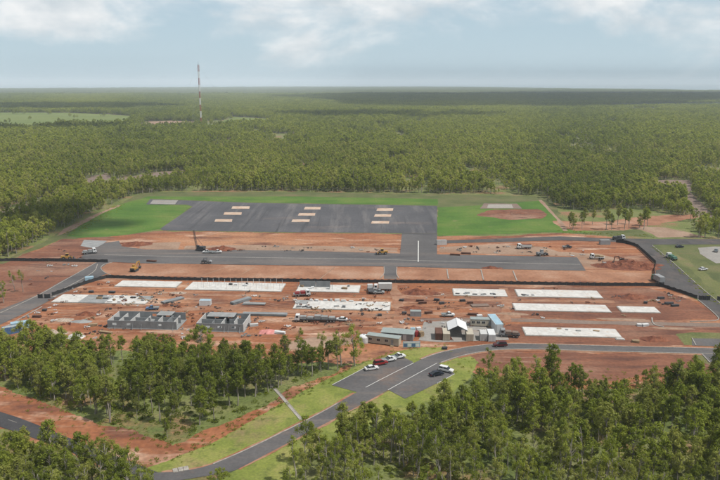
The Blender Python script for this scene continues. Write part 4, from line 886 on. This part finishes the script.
def excavator(u, v, deg, label, m=None, reach=1.0):
    t = thing('excavator', label, 'excavator', P(u, v, TOP), R(deg)); m = m or M_YELLOW
    for s in (-1, 1):
        k = part(t, 'trk', 'track', M_DGREY, lambda b: b.sideprism([(-1.9, .25), (-1.6, .02), (1.6, .02), (1.9, .25), (1.9, .6), (1.6, .85), (-1.6, .85), (-1.9, .6)], -.3, .3), (0, s * 1.05, 0))
    part(t, 'exh', 'house', m, lambda b: b.sideprism([(-2.0, 1.0), (1.2, 1.0), (1.2, 1.7), (.1, 1.9), (-1.9, 2.0), (-2.1, 1.6)], -1.2, 1.2), bevel=.06)
    part(t, 'exw', 'counterweight', M_DGREY, lambda b: b.box(-2.35, -1.95, -1.1, 1.1, 1.0, 1.8), bevel=.08)
    part(t, 'exc', 'cab', [m, M_GLASS], lambda b: (b.box(.1, 1.35, .25, 1.2, 1.0, 1.8, 0), b.box(.15, 1.3, .3, 1.15, 1.8, 2.65, 1), b.box(.1, 1.35, .25, 1.2, 2.65, 2.8, 0)))
    part(t, 'exb', 'boom', m, lambda b: b.sideprism([(.6, 1.4), (2.6, 3.9), (4.8, 3.7), (4.8, 3.4), (2.8, 3.3), (1.1, 1.3)], -.3, .08))
    part(t, 'exs', 'stick', m, lambda b: b.sideprism([(4.5, 3.9), (5.0, 3.8), (5.5, 1.2), (5.2, 1.1)], -.25, .05))
    part(t, 'exk', 'bucket', M_DGREY, lambda b: b.sideprism([(5.1, 1.2), (5.7, 1.1), (5.5, .3), (4.9, .1), (4.6, .6)], -.65, .45))
    return t
def loader(u, v, deg, label, m=None, blade=False):
    t = thing('wheel_loader', label, 'loader', P(u, v, TOP), R(deg)); m = m or M_YELLOW
    part(t, 'ldb', 'body', m, lambda b: b.sideprism([(-3, .9), (1.2, .8), (1.2, 1.5), (-.2, 1.7), (-2.9, 2.0)], -.8, .8), bevel=.06)
    part(t, 'ldc', 'cab', [m, M_GLASS], lambda b: (b.box(-.7, .7, -.7, .7, 1.6, 2.0, 0), b.box(-.65, .65, -.65, .65, 2.0, 2.9, 1), b.box(-.75, .75, -.75, .75, 2.9, 3.05, 0)))
    for s in (-1, 1): part(t, ('lda', s), 'lift_arm', m, lambda b: b.sideprism([(.6, 1.7), (2.8, .9), (2.9, .6), (.6, 1.3)], s * .55 - .1, s * .55 + .1))
    part(t, 'ldk', 'bucket', M_DGREY, lambda b: b.sideprism([(2.7, .1), (3.9, .1), (3.0, .35), (3.1, 1.2), (2.7, 1.1)], -1.3, 1.3))
    for x in (1.3, -1.7):
        for s in (-1, 1): wheel(t, x, s * 1.0, .75, .5)
    return t
def roller(u, v, deg, label):
    t = thing('road_roller', label, 'roller', P(u, v, TOP), R(deg))
    part(t, 'rd', 'drum', M_GREYP, lambda b: b.tube((0, -1.05, 0), (0, 1.05, 0), .75, n=18), (1.9, 0, .75)); part(t, 'rf', 'frame', M_DGREY, lambda b: (b.box(.2, 2.4, -1.25, -1.08, .6, .95), b.box(.2, 2.4, 1.08, 1.25, .6, .95), b.box(.2, .6, -1.2, 1.2, .6, .95)))
    part(t, 'rb', 'body', M_DGREY, lambda b: b.sideprism([(-2.4, .8), (.2, .8), (.2, 1.4), (-2.3, 1.7)], -.9, .9), bevel=.05)
    part(t, 'rc', 'canopy', M_DGREY, lambda b: (b.box(-1.4, .3, -.8, .8, 2.6, 2.72), *[b.tube((x, y, 1.4), (x, y, 2.62), .05) for x in (-1.3, .2) for y in (-.7, .7)]))
    for s in (-1, 1): wheel(t, -1.5, s * .85, .7, .5)
    return t
def rig(u, v, deg, label):
    t = thing('drill_rig', label, 'drill rig', P(u, v, TOP), R(deg))
    for s in (-1, 1): part(t, 'rgt', 'track', M_DGREY, lambda b: b.sideprism([(-2.2, .25), (-1.8, .02), (1.8, .02), (2.2, .25), (2.2, .65), (1.8, .95), (-1.8, .95), (-2.2, .65)], -.35, .35), (0, s * 1.2, 0))
    part(t, 'rgh', 'house', M_DGREY, lambda b: b.sideprism([(-2.6, 1.05), (1.3, 1.05), (1.3, 2.2), (-2.5, 2.4)], -1.3, 1.3), bevel=.06); part(t, 'rgc', 'cab', M_GLASS, lambda b: b.box(.3, 1.6, .3, 1.25, 1.1, 2.9))
    def mast(b):
        for y in (-.35, .35):
            for dx in (0, .6): b.tube((1.8 + dx, y, .6), (3.2 + dx, y, 10.5), .11, n=5)
        for i in range(11):
            q = i / 10; x = 1.8 + 1.4 * q; z = .6 + 9.9 * q
            b.tube((x, -.35, z), (x + .6, .35, z + .3), .05, n=4); b.tube((x + .6, -.35, z), (x, .35, z + .3), .05, n=4)
    part(t, 'rgm', 'boom', M_DGREY, mast); part(t, 'rgk', 'stay', M_DGREY, lambda b: b.tube((-2, 0, 2.3), (2.9, 0, 8), .06))
    return t

# car park
car(371.5, 369.6, 20, M_WHITE, 'white hatchback parked left of the red car in the car park')
car(380.5, 364.6, 28, M_RED, 'dark red wagon parked between white cars in the car park', 'wagon')
car(388.6, 361.4, 28, M_WHITE, 'white tray utility parked right next to the red wagon', 'ute', 'utility', 'parked_utility')
car(398, 358.4, 28, M_WHITE, 'white tray utility parked at the far right end of the car park row', 'ute', 'utility', 'parked_utility')
car(436.5, 375.4, 24, M_DBLUE, 'black car parked in the bay right of the road')
car(446, 371.6, -28, M_WHITE, 'white four wheel drive parked beside the black car', 'wagon')
car(500, 346.4, 186, M_MAROON, 'dark maroon wagon driving on the access road below the containers', 'wagon', name='moving_car')
car(448, 316.2, 2, M_WHITE, 'white utility parked in the open above the white roofed shed', 'ute', 'utility', 'parked_utility')
car(341.5, 320.6, 170, M_WHITE, 'white car parked at the rear of the long flatbed truck')
car(152.5, 309.6, 188, M_BLUE, 'blue utility parked above the roofless grey panel building', 'ute', 'utility', 'parked_utility')
car(378.6, 293.6, 5, M_SILVER, 'silver utility in front of the trucks parked by the fence', 'ute', 'utility', 'parked_utility')
truck(315.5, 321.4, 178, 'long flatbed semi truck with white cab loaded with grey panels', 'semi', M_WHITE, M_DGREY, M_SLABGREY)
truck(382.5, 290.4, 180, 'white box truck parked just below the black fence', 'box', M_WHITE, M_PANELW); truck(370.6, 291.8, 95, 'small white flatbed truck left of the box truck at the fence', 'flat', M_WHITE, M_DGREY)
truck(302, 296, 8, 'flatbed truck with red load beside the grey wall frame', 'flat', M_WHITE, M_SILVER, M_RED)
truck(524, 248.6, 182, 'white tipper truck on the sand below the right lawn', 'tipper', M_WHITE, M_PANELW); truck(597, 259, 176, 'white flatbed truck alone on the sand left of the red heaps', 'flat', M_WHITE, M_WHITE, M_TIMBER)
car(207.5, 253, 178, M_WHITE, 'white utility parked right next to the drill rig', 'ute', 'utility', 'parked_utility'); car(217, 253, 10, M_WHITE, 'white utility second from the drill rig', 'ute', 'utility', 'parked_utility')
truck(89.5, 253.6, 30, 'pale truck below the grey pad at the left end of the taxiway', 'flat', M_WHITE, M_SILVER, M_SLABGREY); truck(618.5, 239.6, 3, 'white truck with black load on the perimeter road at the fence end', 'flat', M_WHITE, M_DGREY, M_DGREY)
truck(657.5, 282, 95, 'grey green truck at the corner of the black fences at right', 'box', M_GREEN, M_GREYP); truck(671.5, 259, 100, 'white and green truck on the grass beside the right road', 'flat', M_WHITE, M_GREEN, M_GREEN)
truck(509.4, 336.6, 170, 'grey flatbed trailer truck right of the containers', 'flat', M_GREYP, M_DGREY, M_GRAVELROAD)
car(679.5, 247.4, 10, M_DBLUE, 'dark car on the road junction at upper right'); car(716, 251.6, 60, M_SILVER, 'silver wagon on the pale pad at the right edge', 'wagon'); car(703, 270, 20, M_WHITE, 'white car on the grass below the pale pad at right', 'sedan'); car(567, 248, 4, M_DBLUE, 'dark utility on red earth below the perimeter road', 'ute', 'utility', 'parked_utility')
excavator(622.5, 263, 200, 'dark excavator working on the red soil heaps at right', M_RUST); excavator(134.5, 271, 80, 'yellow excavator on the orange strip below the taxiway at left')
loader(67.5, 259.2, 15, 'yellow loader by the short fence at far left'); loader(382, 254.4, 190, 'yellow loader on the sand left of the connecting taxiway'); loader(541.5, 255.4, 20, 'grey loader on the sand above the end of the taxiway', M_GREYP)
roller(206.5, 263.4, 4, 'dark road roller on the taxiway below the drill rig'); rig(200.5, 250.4, 160, 'dark drill rig with tall leaning boom above the taxiway')

# ---- containers, offices, sheds
def container(u, v, deg, L, m, label, h=2.6, w=2.44, name='shipping_container', roofm=None):
    t = thing(name, label, 'container', P(u, v), R(deg)); hx, hy = L / 2, w / 2
    def walls(b):
        n = int(L / .28)
        for s in (-1, 1):
            pr = []
            for i in range(n + 1):
                x = -hx + .08 + (L - .16) * i / n; pr.append((x, s * (hy - (.04 if i % 2 else .0))))
            vs = [(x, y, .12) for x, y in pr] + [(x, y, h - .1) for x, y in pr]; k = len(pr); b.add(vs, [(i, i + 1, k + i + 1, k + i) for i in range(k - 1)])
        b.box(-hx + .02, -hx + .06, -hy + .05, hy - .05, .12, h - .1)
    part(t, ('cw', L, h), 'walls', m, walls); part(t, ('cr', L, h), 'roof', roofm or m, lambda b: b.box(-hx + .03, hx - .03, -hy + .03, hy - .03, h - .1, h - .04))
    part(t, ('cf', L, h), 'frame', m, lambda b: ([b.box(x - .07, x + .07, y - .07, y + .07, 0, h) for x in (-hx + .07, hx - .07) for y in (-hy + .07, hy - .07)], [b.box(-hx + .14, hx - .14, y - .05, y + .05, z, z + .13) for y in (-hy + .06, hy - .06) for z in (0.0, h - .125)]))
    for s in (-1, 1): part(t, ('cd', h, L), 'door', m, lambda b: (b.box(hx - .06, hx - .01, -.55, .55, .12, h - .12), b.tube((hx + .02, -.2, .15), (hx + .02, -.2, h - .15), .025, n=5), b.tube((hx + .02, .2, .15), (hx + .02, .2, h - .15), .025, n=5)), (0, s * .57, 0))
    return t
def office(u, v, deg, L, w, h, label, m=None, roofm=None, wins=4, door=.8):
    t = thing('site_office', label, 'site office', P(u, v), R(deg)); hx, hy = L / 2, w / 2; m = m or M_CREAM
    MB().box(-hx, hx, -hy, hy, .35, h).build('walls', m, t, bevel=.03)
    MB().sideprism([(-hx - .12, h + .003), (hx + .12, h + .003), (hx + .12, h + .08), (-hx - .12, h + .08)], -hy - .12, hy + .12).build('roof', roofm or M_GREENROOF, t)
    b = MB(); [b.tube((-hx + .6 + i * (L - 1.2) / 4, y, 0), (-hx + .6 + i * (L - 1.2) / 4, y, .36), .08) for i in range(5) for y in (-hy + .2, hy - .2)]; b.build('stumps', M_DGREY, t)
    for i in range(wins):
        x = -hx + L * (i + .5) / wins
        if abs((x + hx) / L - door) < .5 / wins: continue
        k = MB().box(x - .62, x + .62, -hy - .04, -hy + .02, 1.25, 2.2).build('window', M_WHITE, t)
        for s in (-1, 1): MB().box(x + s * .29 - .26, x + s * .29 + .26, -hy - .055, -hy - .03, 1.31, 2.14).build('pane', M_GLASS, k)
    x = -hx + L * door; d = MB().box(x - .42, x + .42, -hy - .045, -hy + .02, .38, 2.35).build('door', M_GREYP, t); MB().box(x + .28, x + .36, -hy - .09, -hy - .04, 1.3, 1.4).build('handle', M_DGREY, d)
    MB().box(x - .6, x + .6, -hy - .9, -hy - .06, .0, .17).box(x - .6, x + .6, -hy - .5, -hy - .06, .17, .34).build('step', M_TIMBER, t)
    MB().box(hx - 2.2, hx - 1.4, hy + .01, hy + .4, 1.4, 2.0).build('air_conditioner', M_PANELW, t)
    return t
office(383.6, 343.6, -19, 11.5, 3.0, 2.9, 'long cream site office with pale green roof beside the tall gum')
office(480.5, 325.6, -4, 7.4, 2.8, 2.8, 'cream site office with three dark windows behind the containers', wins=4, door=.93)
container(446.0, 337.8, -94, 6.06, M_CREAM, 'cream container forming the left wall of the white roofed shed'); container(469.2, 338.2, -94, 6.06, M_CREAM, 'cream container forming the right wall of the white roofed shed')
container(438.6, 337.4, -94, 6.06, M_RUST, 'rust brown container at the left of the shed row'); container(483.2, 338.8, -94, 4.5, M_PANELW, 'small pale container in the gap right of the shed'); container(491, 338.8, -94, 6.06, M_WHITE, 'front white container at the right end of the container row')
container(495, 327.6, -86, 11.5, M_WHITE, 'long tall pale blue roofed container at the back right of the row', 3.3, 2.9, roofm=M_LBLUE)
container(415.6, 315.6, -3, 4.2, M_GREYP, 'small grey green container alone on the red earth', 2.0, 2.4, roofm=M_GREENROOF)
container(441.5, 244.6, 6, 5.5, M_PANELW, 'pale container beside the connecting taxiway below the right lawn', roofm=M_SLABGREY); container(604.6, 244.4, 2, 5.5, M_GREYP, 'grey container below the perimeter road near the fence end', roofm=M_SLABGREY)
container(89.6, 281, 25, 3.6, M_LBLUE, 'pale blue box on the left road at the fence bend', 2.0, 2.2); container(205.6, 305, -2, 4.5, M_WHITE, 'white and blue container in the middle of the left yard', 2.2, roofm=M_LBLUE)
container(12, 333, 35, 6.06, M_BLUE, 'blue container among the trees at the far left', roofm=M_SILVER); container(20.4, 328.6, 28, 6.06, M_LBLUE, 'pale blue container behind the blue one at the far left'); container(654, 204, 5, 9, M_WHITE, 'tiny white roofed shed in the forest at upper right', 3, 5, 'forest_shed')
def shelter():
    o = P(457.6, 338.4); t = thing('white_shed', 'open fronted white roofed shed spanning two cream containers', 'shed', o, SITE); D = 8.5; hw = 3.4; e, r = 2.9, 4.6
    for s in (-1, 1):
        n = 8
        for i in range(n):
            y0, y1 = D * i / n + .015, D * (i + 1) / n - .015
            b = MB(); vs = [(0, y0, r), (s * hw, y0, e), (s * hw, y1, e), (0, y1, r)]; b.add(vs + [(x, y, z + .06) for x, y, z in vs], [(0, 1, 2, 3), (7, 6, 5, 4), (0, 4, 5, 1), (1, 5, 6, 2), (2, 6, 7, 3), (3, 7, 4, 0)]); b.build('roof_sheet', M_ROOFW, t)
    MB().box(-.2, .2, 0, D, r + .02, r + .1).build('ridge_cap', M_ROOFW, t)
    for i in range(4):
        y = .1 + (D - .2) * i / 3; b = MB()
        for s in (-1, 1): b.tube((s * (hw - .1), y, 0), (s * (hw - .1), y, e), .08); b.tube((s * (hw - .1), y, e - .05), (0, y, r - .08), .07)
        b.build('portal_frame', M_POST, t)
    MB().add([(-hw, D - .05, 0), (hw, D - .05, 0), (hw, D - .05, e), (0, D - .05, r), (-hw, D - .05, e), (-hw, D, 0), (hw, D, 0), (hw, D, e), (0, D, r), (-hw, D, e)], [(0, 1, 2, 3, 4), (9, 8, 7, 6, 5), (0, 5, 6, 1), (1, 6, 7, 2), (4, 9, 5, 0)]).build('rear_wall', M_GREYP, t)
shelter()
def open_office():
    t = thing('crib_hut', 'low grey green roofed hut behind the cream site office', 'hut', P(398, 338), R(-12)); MB().box(-5.5, 5.5, -2, 2.4, 0, 2.4).build('walls', M_GREYP, t)
    for i in range(7): MB().box(-5.8 + i * 1.66, -5.8 + (i + 1) * 1.66 - .03, -2.4, 2.8, 2.45, 2.55).build('roof_sheet', M_GREENROOF, t)
    for i, m in enumerate((M_LBLUE, M_DGREY, M_WHITE)): MB().box(-4 + i * 3, -2.8 + i * 3, -2.05, -1.98, .1, 2.1).build('door', m, t)
    for i in range(4): MB().tube((-5.5 + i * 3.6, -2.35, 0), (-5.5 + i * 3.6, -2.35, 2.46), .06).build('post', M_POST, t)
open_office()
def tank():
    t = thing('water_tank', 'rounded white water tank between the tall gum and the site office', 'tank', P(364, 342)); b = MB(); n = 18; prof = [(1.75, 0), (1.8, .3), (1.8, 2.0), (1.6, 2.35), (1.1, 2.6), (.4, 2.75), (.0, 2.78)]
    vs = [(r * math.cos(6.2832 * i / n), r * math.sin(6.2832 * i / n), z) for r, z in prof for i in range(n)]; b.add(vs, [(j * n + i, j * n + (i + 1) % n, (j + 1) * n + (i + 1) % n, (j + 1) * n + i) for j in range(len(prof) - 1) for i in range(n)]); b.build('shell', M_WHITE, t)
    for z in (.5, 1.0, 1.5): MB().tube((0, 0, z), (0, 0, z + .06), 1.84, n=18).build('hoop', M_PANELW, t)
    MB().tube((0, 0, 2.75), (0, 0, 2.9), .35, n=10).build('hatch', M_GREYP, t); MB().tube((1.7, -.6, .3), (2.3, -.9, .3), .08).build('outlet', M_GREYP, t)
tank()
def site_sign():
    t = thing('site_sign', 'wide pale blue and white site sign beside the cream site office', 'sign', P(411.5, 348.4), R(2))
    MB().box(-2.9, 2.9, -.04, .04, .4, 2.5).build('board', M_LBLUE, t); MB().box(-2.7, 2.7, -.07, -.045, 1.9, 2.3).build('white_band', M_WHITE, t)
    for i in range(4): MB().box(-2.6 + i * 1.35, -1.5 + i * 1.35, -.07, -.045, .6, 1.7).build('notice', M_WHITE if i % 2 else M_BLUE, t)
    for s in (-1, 1): MB().tube((s * 2.6, .1, -.2), (s * 2.6, .1, 2.6), .06).build('post', M_POST, t)
site_sign()
# goods piled by the hut
for i, (u, v, m, lab) in enumerate([(413, 333, M_LBLUE, 'pale blue crate stack on the pad edge beside the hut'), (418.6, 332.4, M_WHITE, 'white crate stack on the pad edge right of the blue crates'), (416.4, 336.2, M_RED, 'low red crate stack in front of the blue crates'), (421, 336.4, M_TIMBER, 'timber pallet stack at the left edge of the concrete pad')]):
    t = thing('crate_stack', lab, 'crates', P(u, v), .2 * i)
    for k in range(3): MB().box(-.8, .8, -.7, .7, .05 + k * .62, .62 + k * .62).build('crate', m, t, (random.uniform(-.15, .15), random.uniform(-.1, .1), 0), random.uniform(-.1, .1))
b = MB()
for i in range(7):
    for j in range(5): b.v.append(((i - 3) * 1.1 + random.uniform(-.2, .2), (j - 2) * .9 + random.uniform(-.2, .2), .05 if i in (0, 6) or j in (0, 4) else random.uniform(.5, 1.1)))
b.f = [(j + i * 5, j + 1 + i * 5, j + 6 + i * 5, j + 5 + i * 5) for i in range(6) for j in range(4)]; b.m = [0] * len(b.f)
tag(b.build('tarpaulin', M_PINK, loc=P(268, 332.6)), 'pink red tarpaulin over goods right of the block building', 'tarpaulin')

# ---- heaps of soil and rubble
def heap(u, v, rx, ry, h, m, label, seed, name='soil_heap', cat='soil heap'):
    n, k = 26, 9; V = []; o = P(u, v)
    for j in range(k):
        q = j / (k - 1)
        for i in range(n):
            a = 6.2832 * i / n; e = 1 + .35 * noise.noise(Vector((math.cos(a) * 1.6, math.sin(a) * 1.6, seed))); x, y = math.cos(a) * rx * q * e, math.sin(a) * ry * q * e
            z = h * (1 - q) ** 1.1 * (1 + .9 * noise.noise(Vector((x * .55, y * .55, seed + 3)))) + (.12 * noise.noise(Vector((x, y, seed))) if q < 1 else -.08); V.append((x, y, z if q < 1 else -.05))
    F = [(j * n + i, j * n + (i + 1) % n, (j + 1) * n + (i + 1) % n, (j + 1) * n + i) for j in range(k - 1) for i in range(n)]
    b = MB(); b.add(V, F); ob = b.build(name, m, loc=o, rz=SITE)
    tag(ob, label, cat)
heap(221.5, 249.4, 9, 5, 1.8, M_MOUND, 'long red soil heap right of the drill rig', 1); heap(630, 266, 16, 9, 2.6, M_MOUND, 'big churned red soil heap inside the bend of the black fence', 2); heap(606, 266, 8, 4, 1.5, M_MOUND, 'lower red soil heap left of the dark excavator', 3)
heap(646, 268, 7, 5, 2.2, M_MOUND, 'steep red soil heap touching the bent black fence', 31); heap(419, 293, 8, 4.5, 1.8, M_MOUND, 'rough red brown soil heap below the fence at centre', 4); heap(631, 297, 9, 4, 1.4, M_MOUND, 'low dark soil heap above the small slab at right', 5); heap(137, 244, 11, 6, 1.3, M_MOUND, 'wide red soil spread between the left lawn and the taxiway', 6)
heap(492, 268.4, 6, 1.6, 1.1, M_MOUND, 'thin dark soil ridge on the taxiway at right', 7); heap(654, 339.6, 6, 2.6, 1.2, M_MOUND, 'red soil heap above the access road at right', 8); heap(87, 314.6, 5, 2.6, 1.3, M_MOUND, 'orange soil heap in the yard left of the grey buildings', 9); heap(412, 308, 6, 2, 1.0, M_MOUND, 'small red soil heap above the lone small container', 10)
heap(53.5, 333.6, 4.6, 2.8, 1.8, M_MOUND_PALE, 'smooth beige sand heap near the trees at left', 11, 'sand_heap', 'sand heap'); heap(75.6, 337, 3.2, 2.6, 1.6, M_SLAB, 'white rubble heap right of the beige sand heap', 12, 'rubble_heap', 'rubble'); heap(64, 320, 4.2, 2.2, .7, M_MOUND_PALE, 'flat pale gravel heap below the large left slab', 13, 'gravel_heap', 'gravel heap'); heap(82, 321.6, 4.4, 2, .8, M_SLABGREY, 'flat grey gravel heap right of the pale gravel heap', 14, 'gravel_heap', 'gravel heap')
heap(510, 214.5, 22, 16, 1.6, M_EARTH_DULL, 'wide brown soil mound on the right lawn', 15); heap(178, 293, 4, 2, .6, M_MOUND_PALE, 'pale gravel heap between the two left slabs', 16, 'gravel_heap', 'gravel heap'); heap(513, 314, 7, 1.8, .5, M_SAND, 'pale sand spread above the container row at right', 17, 'sand_heap', 'sand heap'); heap(625, 319.6, 11, 1.7, .35, M_SAND, 'pale sand streak below the small slab at right', 18, 'sand_heap', 'sand heap')
heap(671, 328.4, 9, 1.2, .3, M_SAND, 'pale gravel streak right of the kerb hook', 19, 'gravel_heap', 'gravel heap'); heap(163, 292.6, 3, 1.5, .5, M_SAND, 'little sand heap between the upper left slabs', 20, 'sand_heap', 'sand heap')
# ---- small dark stacks about the yard
def stack(u, v, m, label, w=1.8, hgt=.9, rz=0, name='pallet_stack'):
    t = thing(name, label, 'pallets', P(u, v), rz); n = 4
    for k in range(n): MB().box(-w / 2, w / 2, -.6, .6, k * hgt / n + .02, (k + .75) * hgt / n).build('pallet', m, t, (random.uniform(-.12, .12), random.uniform(-.1, .1), 0), random.uniform(-.12, .12))
for u, v, m, lab, w in [(420, 301.4, M_RUST, 'rusty stack left of the sand streak, upper one of a pair', 3), (422.6, 303.6, M_RUST, 'rusty stack left of the sand streak, lower one of a pair', 3.2), (436.6, 300.6, M_DGREY, 'dark pallet stack right of the red soil heap at centre', 2.2), (442, 304, M_DGREY, 'dark pallet stack just above the sand streak at centre', 2), (462.4, 301.4, M_DGREY, 'dark pallet stack below the left end of the centre right slab', 2.2),
        (470, 303.6, M_RUST, 'brown pallet stack below the middle of the centre right slab', 2.4), (473, 315.2, M_RUST, 'long brown pallet stack above the three windowed office', 4), (428.6, 313.6, M_RUST, 'rusty stack right of the lone small container', 3), (404.4, 314, M_DGREY, 'dark stack left of the lone small container', 1.6), (401.4, 301, M_DGREY, 'dark stack right of the long centre slab', 1.8), (379.8, 316, M_DGREY, 'dark stack below the right end of the long centre slab', 1.5),
        (669, 304.2, M_DGREY, 'left dark stack on the earth near the right fence end', 3.4), (674.6, 306.4, M_DGREY, 'right dark stack on the earth near the right fence end', 3), (661, 299, M_DGREY, 'dark stack right of the low soil heap', 2.6), (645.4, 303.4, M_DGREY, 'tiny dark stack above the small slab', 1.2), (37, 317.4, M_RUST, 'brown stack beside the left road', 3.2), (44.6, 311, M_DGREY, 'dark stack between the left road and the large slab', 1.6), (91.4, 292.6, M_DGREY, 'dark stack above the middle of the large left slab', 1.8), (112, 293, M_DGREY, 'dark stack above the right end of the large left slab', 2.6),
        (151.6, 261.8, M_RUST, 'rust coloured stack on the left taxiway', 5), (93, 326, M_TIMBER, 'timber stack left of the long grey building', 3), (106, 333.6, M_TIMBER, 'long timber stack in front of the long grey building', 5), (254, 326, M_PANELW, 'pale stack at the right corner of the block building', 3), (280, 333.6, M_WHITE, 'white sheet stack right of the pink tarpaulin', 4), (645, 326, M_WHITE, 'little white stack beside the kerb hook', 2.4), (639, 326, M_WHITE, 'small white stack left of the kerb hook', 1.6), (635.6, 342.4, M_TIMBER, 'timber stack above the access road at right', 2.4),
        (444.4, 349.2, M_DGREY, 'dark stack on the grass at the road bend', 1.6), (479.6, 317, M_WHITE, 'white stack above the three windowed office', 2), (466, 254, M_RUST, 'left rusty stack on the sand right of the connecting taxiway', 5), (455, 255.4, M_RUST, 'right rusty stack on the sand near the connecting taxiway', 5)]:
    stack(u, v, m, lab, w, rz=random.uniform(-.3, .3))
# light poles and survey posts are absent; the guyed mast stands far behind
def mast():
    g = P(201.2, 124.5); t = thing('radio_mast', 'tall red and white guyed lattice mast rising above the forest', 'mast', g); Ht = CAM_H * (124.5 - 61.5) / (124.5 - HORIZON); n = 9; rad = 1.55
    base = MB(); base.box(-4, 4, -4, 4, 0, 1).build('footing', M_KERB, t)
    for k in range(n):
        b = MB(); z0, z1 = 1 + (Ht - 8) * k / n, 1 + (Ht - 8) * (k + 1) / n; pts = [(rad * math.cos(a), rad * math.sin(a)) for a in (0.5, 2.6, 4.7)]
        for x, y in pts: b.tube((x, y, z0), (x, y, z1), .34, n=5)
        m = 5
        for j in range(m):
            za, zb = z0 + (z1 - z0) * j / m, z0 + (z1 - z0) * (j + 1) / m
            for i in range(3): b.tube((*pts[i], za), (*pts[(i + 1) % 3], zb), .16, n=4); b.tube((*pts[i], za), (*pts[(i + 1) % 3], za), .14, n=4)
        b.build('lattice_section', M_ORANGE if k % 2 == 0 else M_WHITE, t)
    MB().tube((0, 0, Ht - 7), (0, 0, Ht), .4, .15).build('aerial', M_GREYP, t)
    for q in (.35, .65, .92):
        for a in (0.5, 2.6, 4.7): MB().tube((rad * math.cos(a), rad * math.sin(a), Ht * q), (85 * math.cos(a), 85 * math.sin(a), 0), .05, n=4).build('guy_wire', M_POST, t)
    o = P(192, 125.6); office(193, 125.6, 0, 16, 8, 5, 'small white hut at the foot of the mast', M_WHITE, M_ROOFW, 3)
mast()
# ---- rubble and offcuts strewn over the yard
def scrap(seed, m):
    rg = random.Random(seed); b = MB()
    for _ in range(7):
        M = Matrix.Translation((rg.gauss(0, .7), rg.gauss(0, .5), rg.uniform(.05, .2))) @ Matrix.Rotation(rg.uniform(0, 3.1), 4, 'Z') @ Matrix.Rotation(rg.uniform(-.3, .3), 4, 'X'); l, w, h = rg.uniform(.15, 1.3), rg.uniform(.08, .3), rg.uniform(.05, .22); b.box(-l / 2, l / 2, -w / 2, w / 2, -h, h, M=M)
    me = b.mesh('scrap'); me.materials.append(m); return me
SCR = [scrap(i, m) for i, m in enumerate([M_TIMBER, M_PANELW, M_DGREY, M_RUST, M_WHITE, M_SLABGREY, M_MOUND, M_MOUND, M_DGREY])]
YARD = [(20, 322), (60, 290), (110, 282), (300, 285), (500, 288), (660, 290), (690, 300), (640, 318), (510, 320), (505, 342), (440, 344), (370, 334), (250, 338), (100, 342)]
SLABS = [[(453, 297), (507, 297), (505, 289), (453, 289)], [(516, 299), (602, 299), (599, 290), (515, 289)], [(514, 313), (611, 313), (607, 304.5), (512, 303)], [(619, 314), (660, 314), (656, 307), (617, 306)], [(525, 339), (623, 340), (618, 328), (520, 326)], [(114, 288), (179, 289), (182, 281), (121, 280)], [(183, 292), (285, 293), (286, 282), (191, 282)]]
x, y = scatter_points([YARD], 4.2, excl=SLABS); k = np.array([noise.noise(Vector((a / 14, b / 14, 1.2))) + random.uniform(-.25, .25) > 0.08 for a, b in zip(x, y)], bool)
instancer('site_rubble', np.stack([x[k], y[k], 0 * x[k] + .3], 1), RNG.uniform(.4, 1.2, k.sum()), SCR, 'offcuts, rubble and clods strewn over the building yard')
x, y = scatter_points([[(180, 253), (250, 246), (400, 249), (400, 252)], [(440, 252.5), (440, 246), (560, 246), (640, 262), (600, 266), (584, 257)], [(20, 290), (60, 245), (95, 262)]], 7.5)
instancer('earthworks_rubble', np.stack([x, y, 0 * x + .25], 1), RNG.uniform(.4, 1.3, len(x)), SCR, 'clods and offcuts strewn over the graded earth')
